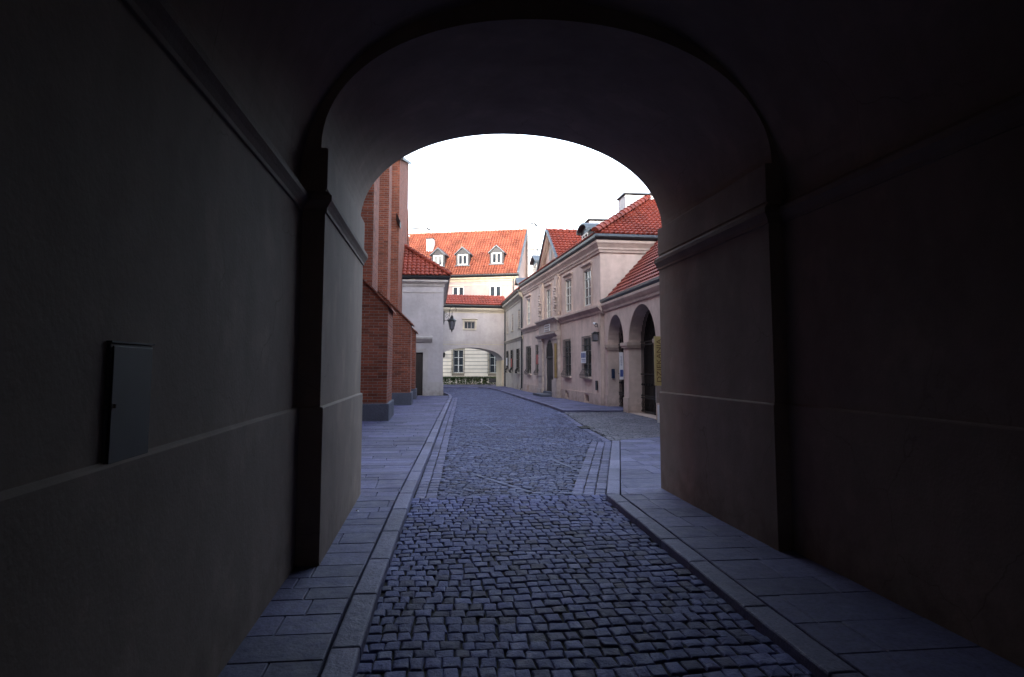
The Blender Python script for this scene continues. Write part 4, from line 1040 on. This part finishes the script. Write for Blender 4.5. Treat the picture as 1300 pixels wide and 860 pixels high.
# ================================================================== ARCADE ANNEX
ax = thing('arcade_annex', 'low mauve annex with two tall open arches and lean-to red roof', 'building', (6.9, 21, 0))
fa = Fr(6.72, 26.72, 0, -1, -1)            # u runs toward the camera
if fa.P(0, 1, 0)[0] > 6.72: fa = Fr(6.72, 26.72, 0, -1, 1)
AL = 12.5
ah = [(.52, 2.78, .02, 3.56, 1.1, .55), (3.42, 6.42, .02, 3.66, 1.35, .55)]
m = MB(); facade(m, fa, 0, AL, 0, 4.2, ah, .55)
m.poly([fa.P(AL, 0, 0), fa.P(AL, -5, 0), fa.P(AL, -5, 4.2), fa.P(AL, 0, 4.2)])
m.poly([fa.P(AL, 0, 4.2), fa.P(AL, -5, 4.2), fa.P(AL, -5, 8.5)])
m.build('wall', M['pink'], ax)
m = MB()
m.poly([fa.P(0, -3.4, 0), fa.P(AL, -3.4, 0), fa.P(AL, -3.4, 4.2), fa.P(0, -3.4, 4.2)]); m.poly([fa.P(0, -.55, 4.1), fa.P(AL, -.55, 4.1), fa.P(AL, -3.4, 4.1), fa.P(0, -3.4, 4.1)])
m.poly([fa.P(3.1, -.56, 0), fa.P(3.1, -3.4, 0), fa.P(3.1, -3.4, 4.2), fa.P(3.1, -.56, 4.2)])
facade(m, fa, 0, AL, 0, 4.2, [(a, b, c, e, r, .001) for a, b, c, e, r, d in ah], .001, d=-.553)
m.poly([fa.P(.01, -.55, 0), fa.P(.01, -3.4, 0), fa.P(.01, -3.4, 4.2), fa.P(.01, -.55, 4.2)]); m.poly([fa.P(7.4, -.55, 0), fa.P(7.4, -3.4, 0), fa.P(7.4, -3.4, 4.2), fa.P(7.4, -.55, 4.2)])
m.poly([fa.P(0, -.5, .015), fa.P(AL, -.5, .015), fa.P(AL, -3.4, .015), fa.P(0, -3.4, .015)])
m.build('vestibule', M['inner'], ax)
for a, b in ((.30, .62), (2.66, 3.52), (6.34, 6.7)):
    m = MB(); m.box(fa, a, b, -.56, .09, 2.34, 2.46); m.box(fa, a + .03, b - .03, -.558, .06, 2.27, 2.34)
    m.build('impost', M['pink_trim'], ax)
for a, b in ((.0, .52), (2.78, 3.42), (6.42, AL)): m = MB(); m.box(fa, a, b, .003, .04, 0, .52); m.build('plinth', M['pink_trim'], ax)
m = MB(); m.prof(fa, -.02, AL, [(-.02, 3.76), (.05, 3.78), (.07, 3.86), (.12, 3.94), (.16, 4.02), (.16, 4.10), (-.02, 4.14)]); m.build('cornice', M['pink_trim'], ax)
m = MB(); m.prof(fa, .02, AL, [(-.05, 4.12), (.12, 4.12), (.18, 4.19), (.18, 4.27), (.15, 4.27), (.12, 4.20), (-.05, 4.26)]); m.build('gutter', M['gutter'], ax)
tpa = 1.08; Lr = 3.9
roofplane('roof', ax, fa.P(AL, -.06, 4.27), (-fa.dx, -fa.dy, 0), (-fa.nx, -fa.ny, tpa), [(0, 0), (AL - .03, 0), (AL - .03, Lr * 1.2), (0, Lr * 1.2)], M['tile_red'], tw=.21, th=.26, amp=.036, step=.06, seg=7)
m = MB(); z_ = 4.32; m.hexa([fa.P(-.2, -.1, z_), fa.P(.05, -.1, z_), fa.P(.05, -3.6, z_ + 3.5 * tpa), fa.P(-.2, -3.6, z_ + 3.5 * tpa), fa.P(-.2, -.1, z_ + .05), fa.P(.05, -.1, z_ + .05), fa.P(.05, -3.6, z_ + .05 + 3.5 * tpa), fa.P(-.2, -3.6, z_ + .05 + 3.5 * tpa)]); m.build('wall_flashing', M['gutter'], ax)
# iron gates standing in the arches
def irongate(a, b, zs, top, d):
    m = MB(); n = int((b - a) / .13); p = arc_pts(a, b, zs, top - zs, 40)
    for i in range(1, n):
        u = a + (b - a) * i / n; zt = zs
        for (ua, za), (ub, zb) in zip(p, p[1:]):
            if ua <= u <= ub: zt = za + (zb - za) * (u - ua) / max(1e-6, ub - ua)
        m.tube([fa.P(u, d, .05), fa.P(u, d, zt - .03)], .012, 4)
        if i % 2: m.lathe(fa.P(u, d, 1.0), [(.01, -.05), (.035, 0), (.01, .05)], 6)
    for z in (.1, .55, .62, 1.35, 2.36, 2.46): m.box(fa, a + .02, b - .02, d - .015, d + .015, z - .018, z + .018)
    m.box(fa, (a + b) / 2 - .03, (a + b) / 2 + .03, d - .02, d + .02, .04, 2.4)
    for k in range(int((b - a) / .26)):
        c = a + .16 + k * .26
        m.tube([fa.P(c + .09 * math.cos(t * .785), d + .02, .32 + .09 * math.sin(t * .785)) for t in range(9)], .009, 4)
    for r in (.45, .8):
        q = arc_pts((a + b) / 2 - r, (a + b) / 2 + r, 2.46, r * .85, 12); m.tube([fa.P(u, d, z) for u, z in q], .012, 4)
    m.build('iron_gate', M['iron'], ax)
irongate(.54, 2.76, 2.46, 3.54, -.42); irongate(3.44, 6.40, 2.31, 3.64, -.42)
m = MB(); m.box(fa, .56, 1.3, -3.0, -2.2, 0.02, 2.25); m.build('inner_door', M['door'], ax)

# leaning planks behind the big gate
for k, (u0_, u1_) in enumerate(((4.35, 5.05), (4.75, 5.3))):
    o = MB(); o.tube([fa.P(u1_, -.9 - k * .12, .03), fa.P(u0_, -1.3 - k * .1, 1.75 - .25 * k)], .045, 4); pk = o.build('timber_plank', M['plank']); tag(pk, ('longer' if k == 0 else 'shorter') + ' pale plank leaning inside behind the larger iron gate', 'plank', 'planks leaning behind the gate')

# ------------------------------------------------------------------ signs, posters and fittings
def text(s, size, fr, uc, d, zc, mat, parent, ext=.004, vertical=False, name='lettering', width=None, mirror=False):
    cu = bpy.data.curves.new('t', 'FONT'); cu.body = s; cu.size = size; cu.extrude = ext; cu.align_x = 'CENTER'; cu.align_y = 'CENTER'
    to = bpy.data.objects.new('t', cu); COL.objects.link(to); bpy.context.view_layer.update()
    me = bpy.data.meshes.new_from_object(to.evaluated_get(bpy.context.evaluated_depsgraph_get())); bpy.data.objects.remove(to)
    xs = [v.co.x for v in me.vertices]; k = (width / (max(xs) - min(xs))) if width else 1
    V_ = []
    for v in me.vertices:
        x, y, z = v.co.x * k, v.co.y, v.co.z
        if vertical: x, y = -y, x
        if mirror: x = -x
        V_.append(fr.P(uc + x, d + z, zc + y))
    F_ = [list(p.vertices) for p in me.polygons]
    return link(name, V_, F_, mat, parent)
ys = thing('vertical_sign', 'tall narrow yellow sign with brown vertical lettering beside the large arch', 'sign', (6.5, 19.9, .9))
fy = Fr(6.45, 19.6, 1, 0, -1)            # faces the camera; u = +x
m = MB(); m.box(fy, 0, .25, -.10, 0, 1.05, 2.50); m.build('sign_panel', M['yellow'], ys, bevel=.008)
text('DZIEKANIA', .20, fy, .125, .002, 1.78, M['brown'], ys, .003, True, width=1.26)
m = MB(); m.box(fy, .02, .23, -.09, -.01, .55, 1.04); m.build('sign_base', M['framedk'], ys)
m = MB(); m.box(fy, .25, .30, -.06, -.04, 1.2, 1.25); m.box(fy, .25, .30, -.06, -.04, 2.4, 2.45); m.build('fixing', M['iron'], ys)
o = MB(); o.tube([(6.36, 19.1, .0), (6.36, 19.1, .52)], .04, 10); o = o.build('low_post', M['paper']); tag(o, 'short pale post standing below the yellow sign', 'post')
# pale plaque on the pier between the arches
pq = thing('pale_plaque', 'tall pale blue and white notice fixed on the pier between the arches', 'notice', (6.6, 23.95, 1.2))
fq = Fr(6.56, 23.93, 1, 0, -1)
m = MB(); m.box(fq, 0, .145, -.03, 0, 1.15, 2.12); m.build('notice_board', M['paper'], pq)
m = MB(); m.box(fq, .02, .125, .001, .006, 1.25, 1.5)
for k in range(5): m.box(fq, .04 + .01 * (k % 2), .10, .001, .006, 1.66 + k * .07, 1.68 + k * .07)
m.build('notice_print', M['blue'], pq)
# blue notice inside the first arch
o = MB(); fz = Fr(6.84, 26.14, 1, 0, -1); o.box(fz, 0, .13, 0, .02, 1.16, 1.52); o = o.build('blue_notice', M['dullblue']); tag(o, 'small dark blue notice on the inner side of the smaller arch', 'notice')
# ochre banner on the portal
o = MB(); fo = Fr(*f_main.P(6.95, .205, 0)[:2], f_main.dx, f_main.dy, 1); o.box(fo, 0, .42, 0, .02, 1.05, 2.78); o = o.build('ochre_banner', M['ochre']); tag(o, 'narrow ochre yellow banner hanging on the portal pilaster', 'banner')
# poster hung in the near grille window
ps = thing('window_poster', 'white poster with blue print hanging on the nearest grilled window', 'poster', f_main.P(2.1, .1, 1.7))
m = MB(); m.box(f_main, 1.92, 2.72, .09, .10, 1.76, 2.26); m.build('poster_sheet', M['paper'], ps)
m = MB()
for a, b, c, e in ((1.97, 2.10, 1.99, 2.2), (2.14, 2.20, 1.99, 2.2), (2.24, 2.38, 1.99, 2.2), (2.42, 2.48, 1.99, 2.2), (2.52, 2.66, 1.99, 2.2), (1.97, 2.6, 1.90, 1.925), (1.97, 2.5, 1.84, 1.86)): m.box(f_main, a, b, .101, .104, c, e)
m.build('poster_print', M['blue'], ps)
for (fr_, a, b, c, e, lab) in ((f_main, 11.9, 12.5, 1.75, 2.3, 'red poster hanging on the grilled window just beyond the portal'), (f2, 5.5, 6.2, 1.6, 2.2, 'reddish poster on the middle window of the plain wing'), (f2, 8.5, 9.2, 1.7, 2.3, 'white poster on the window nearest the archway')):
    o = MB(); o.box(fr_, a, b, .088, .10, c, e); o = o.build('poster', M['paper'] if 'white' in lab else M['red']); tag(o, lab, 'poster')
# narrow letter plate
o = MB(); o.box(f_main, .45, .70, .032, .06, .66, 1.04); o = o.build('wall_box', M['slate']); tag(o, 'small dark metal box on the mauve wall near the corner', 'box')
# square wall lantern and surveillance camera
ql = thing('square_wall_lantern', 'square iron wall lantern above the nearest grilled window', 'lantern', f_main.P(.75, .1, 2.7))
m = MB(); m.box(f_main, .16, .24, .0, .03, 2.5, 3.02); m.box(f_main, .18, .22, .03, .2, 2.96, 3.0); m.box(f_main, .24, .95, .03, .05, 2.90, 2.93)
m.build('bracket', M['iron'], ql)
m = MB(); c0 = f_main.P(.2, .20, 0)
m.lathe((c0[0], c0[1], 2.66), [(.02, .36), (.16, .30), (.17, .27), (.15, .265)], 4, R(45)); m.lathe((c0[0], c0[1], 2.66), [(.15, 0), (.155, -.03), (.05, -.05)], 4, R(45))
for k in range(4):
    a = R(45 + 90 * k); m.tube([(c0[0] + .145 * math.cos(a), c0[1] + .145 * math.sin(a), 2.66), (c0[0] + .145 * math.cos(a), c0[1] + .145 * math.sin(a), 2.93)], .012, 4)
m.build('lantern_frame', M['iron'], ql)
m = MB(); m.lathe((c0[0], c0[1], 2.665), [(.125, 0), (.13, .262)], 4, R(45)); m.build('lantern_glass', M['lampglass'], ql)
sc1 = thing('surveillance_camera', 'small white surveillance camera on the mauve wall above the square lantern', 'camera', f_main.P(.8, .1, 3.35))
m = MB(); m.box(f_main, .34, .44, .0, .03, 3.2, 3.36); m.tube([f_main.P(.39, .02, 3.27), f_main.P(.39, .12, 3.22), f_main.P(.39, .15, 3.30)], .015, 6); m.build('mount', M['iron'], sc1)
m = MB(); m.tube([f_main.P(.22, .15, 3.33), f_main.P(.5, .15, 3.37)], .045, 8); m.build('camera_body', M['paper'], sc1, smooth=False)
m = MB(); m.tube([f_main.P(.20, .15, 3.327), f_main.P(.22, .15, 3.33)], .036, 8); m.build('lens', M['iron'], sc1)
# scrap of paper on the pavement at the foot of the passage wall
o = MB(); rnd = random.Random(5); c = Vector((-.80, 7.55, SW + .012))
for k in range(7): leafq(o, c + Vector((rnd.uniform(-.012, .012), rnd.uniform(-.012, .012), rnd.uniform(-.004, .008))), .016)
o = o.build('paper_scrap', M['paper']); tag(o, 'tiny crumpled white paper scrap lying against the passage wall', 'litter')

dc = thing('drain_grate', 'small dark iron drain grate in the gutter beside the driveway setts', 'drain', (3.98, 17.9, 0))
m = MB()
for k in range(6): m.bx(3.82 + k * .055, 3.85 + k * .055, 17.66, 18.14, -.01, .018)
m.bx(3.80, 4.15, 17.62, 17.66, -.01, .02); m.bx(3.80, 4.15, 18.14, 18.18, -.01, .02); m.build('grate_bars', M['iron'], dc)
# ================================================================== CAMERA, LIGHT, WORLD
cam = bpy.data.cameras.new('camera'); co_ = bpy.data.objects.new('camera', cam); COL.objects.link(co_); S.camera = co_
cam.sensor_width = 36; cam.lens = 867 / 1300 * 36; cam.shift_y = -45 / 1300; cam.clip_start = .05; cam.clip_end = 3000
th = math.atan(.1125); ph = math.atan(81 / 867)
co_.location = (0, 0, 1.6); co_.rotation_euler = (math.pi / 2 + ph, 0, -th)
SUN_EL, SUN_ROT = 8.5, 192.
w = bpy.data.worlds.new('World'); S.world = w; w.use_nodes = True
sky = w.node_tree.nodes.new('ShaderNodeTexSky'); sky.sky_type = 'NISHITA'; sky.sun_disc = False
sky.sun_elevation = R(SUN_EL); sky.sun_rotation = R(SUN_ROT); sky.air_density = 1.0; sky.dust_density = 3.; sky.ozone_density = 2.5
bg = w.node_tree.nodes['Background']; bg.inputs[1].default_value = .15
hs = w.node_tree.nodes.new('ShaderNodeHueSaturation'); hs.inputs['Saturation'].default_value = .52     # thin white overcast
w.node_tree.links.new(sky.outputs[0], hs.inputs['Color']); w.node_tree.links.new(hs.outputs[0], bg.inputs[0])
sl_ = bpy.data.lights.new('sun', 'SUN'); sl_.energy = .5; sl_.angle = R(10); sl_.color = (1, .90, .80)
so = bpy.data.objects.new('sun', sl_); COL.objects.link(so)
d = Vector((math.sin(R(SUN_ROT)) * math.cos(R(SUN_EL)), math.cos(R(SUN_ROT)) * math.cos(R(SUN_EL)), math.sin(R(SUN_EL))))
so.rotation_euler = d.to_track_quat('Z', 'Y').to_euler(); so.location = d * 60
S.view_settings.view_transform = 'Standard'; S.view_settings.look = 'None'; S.view_settings.gamma = 1
S.view_settings.exposure = 3.5
S.render.engine = 'CYCLES'
S.cycles.max_bounces = 8; S.cycles.diffuse_bounces = 5
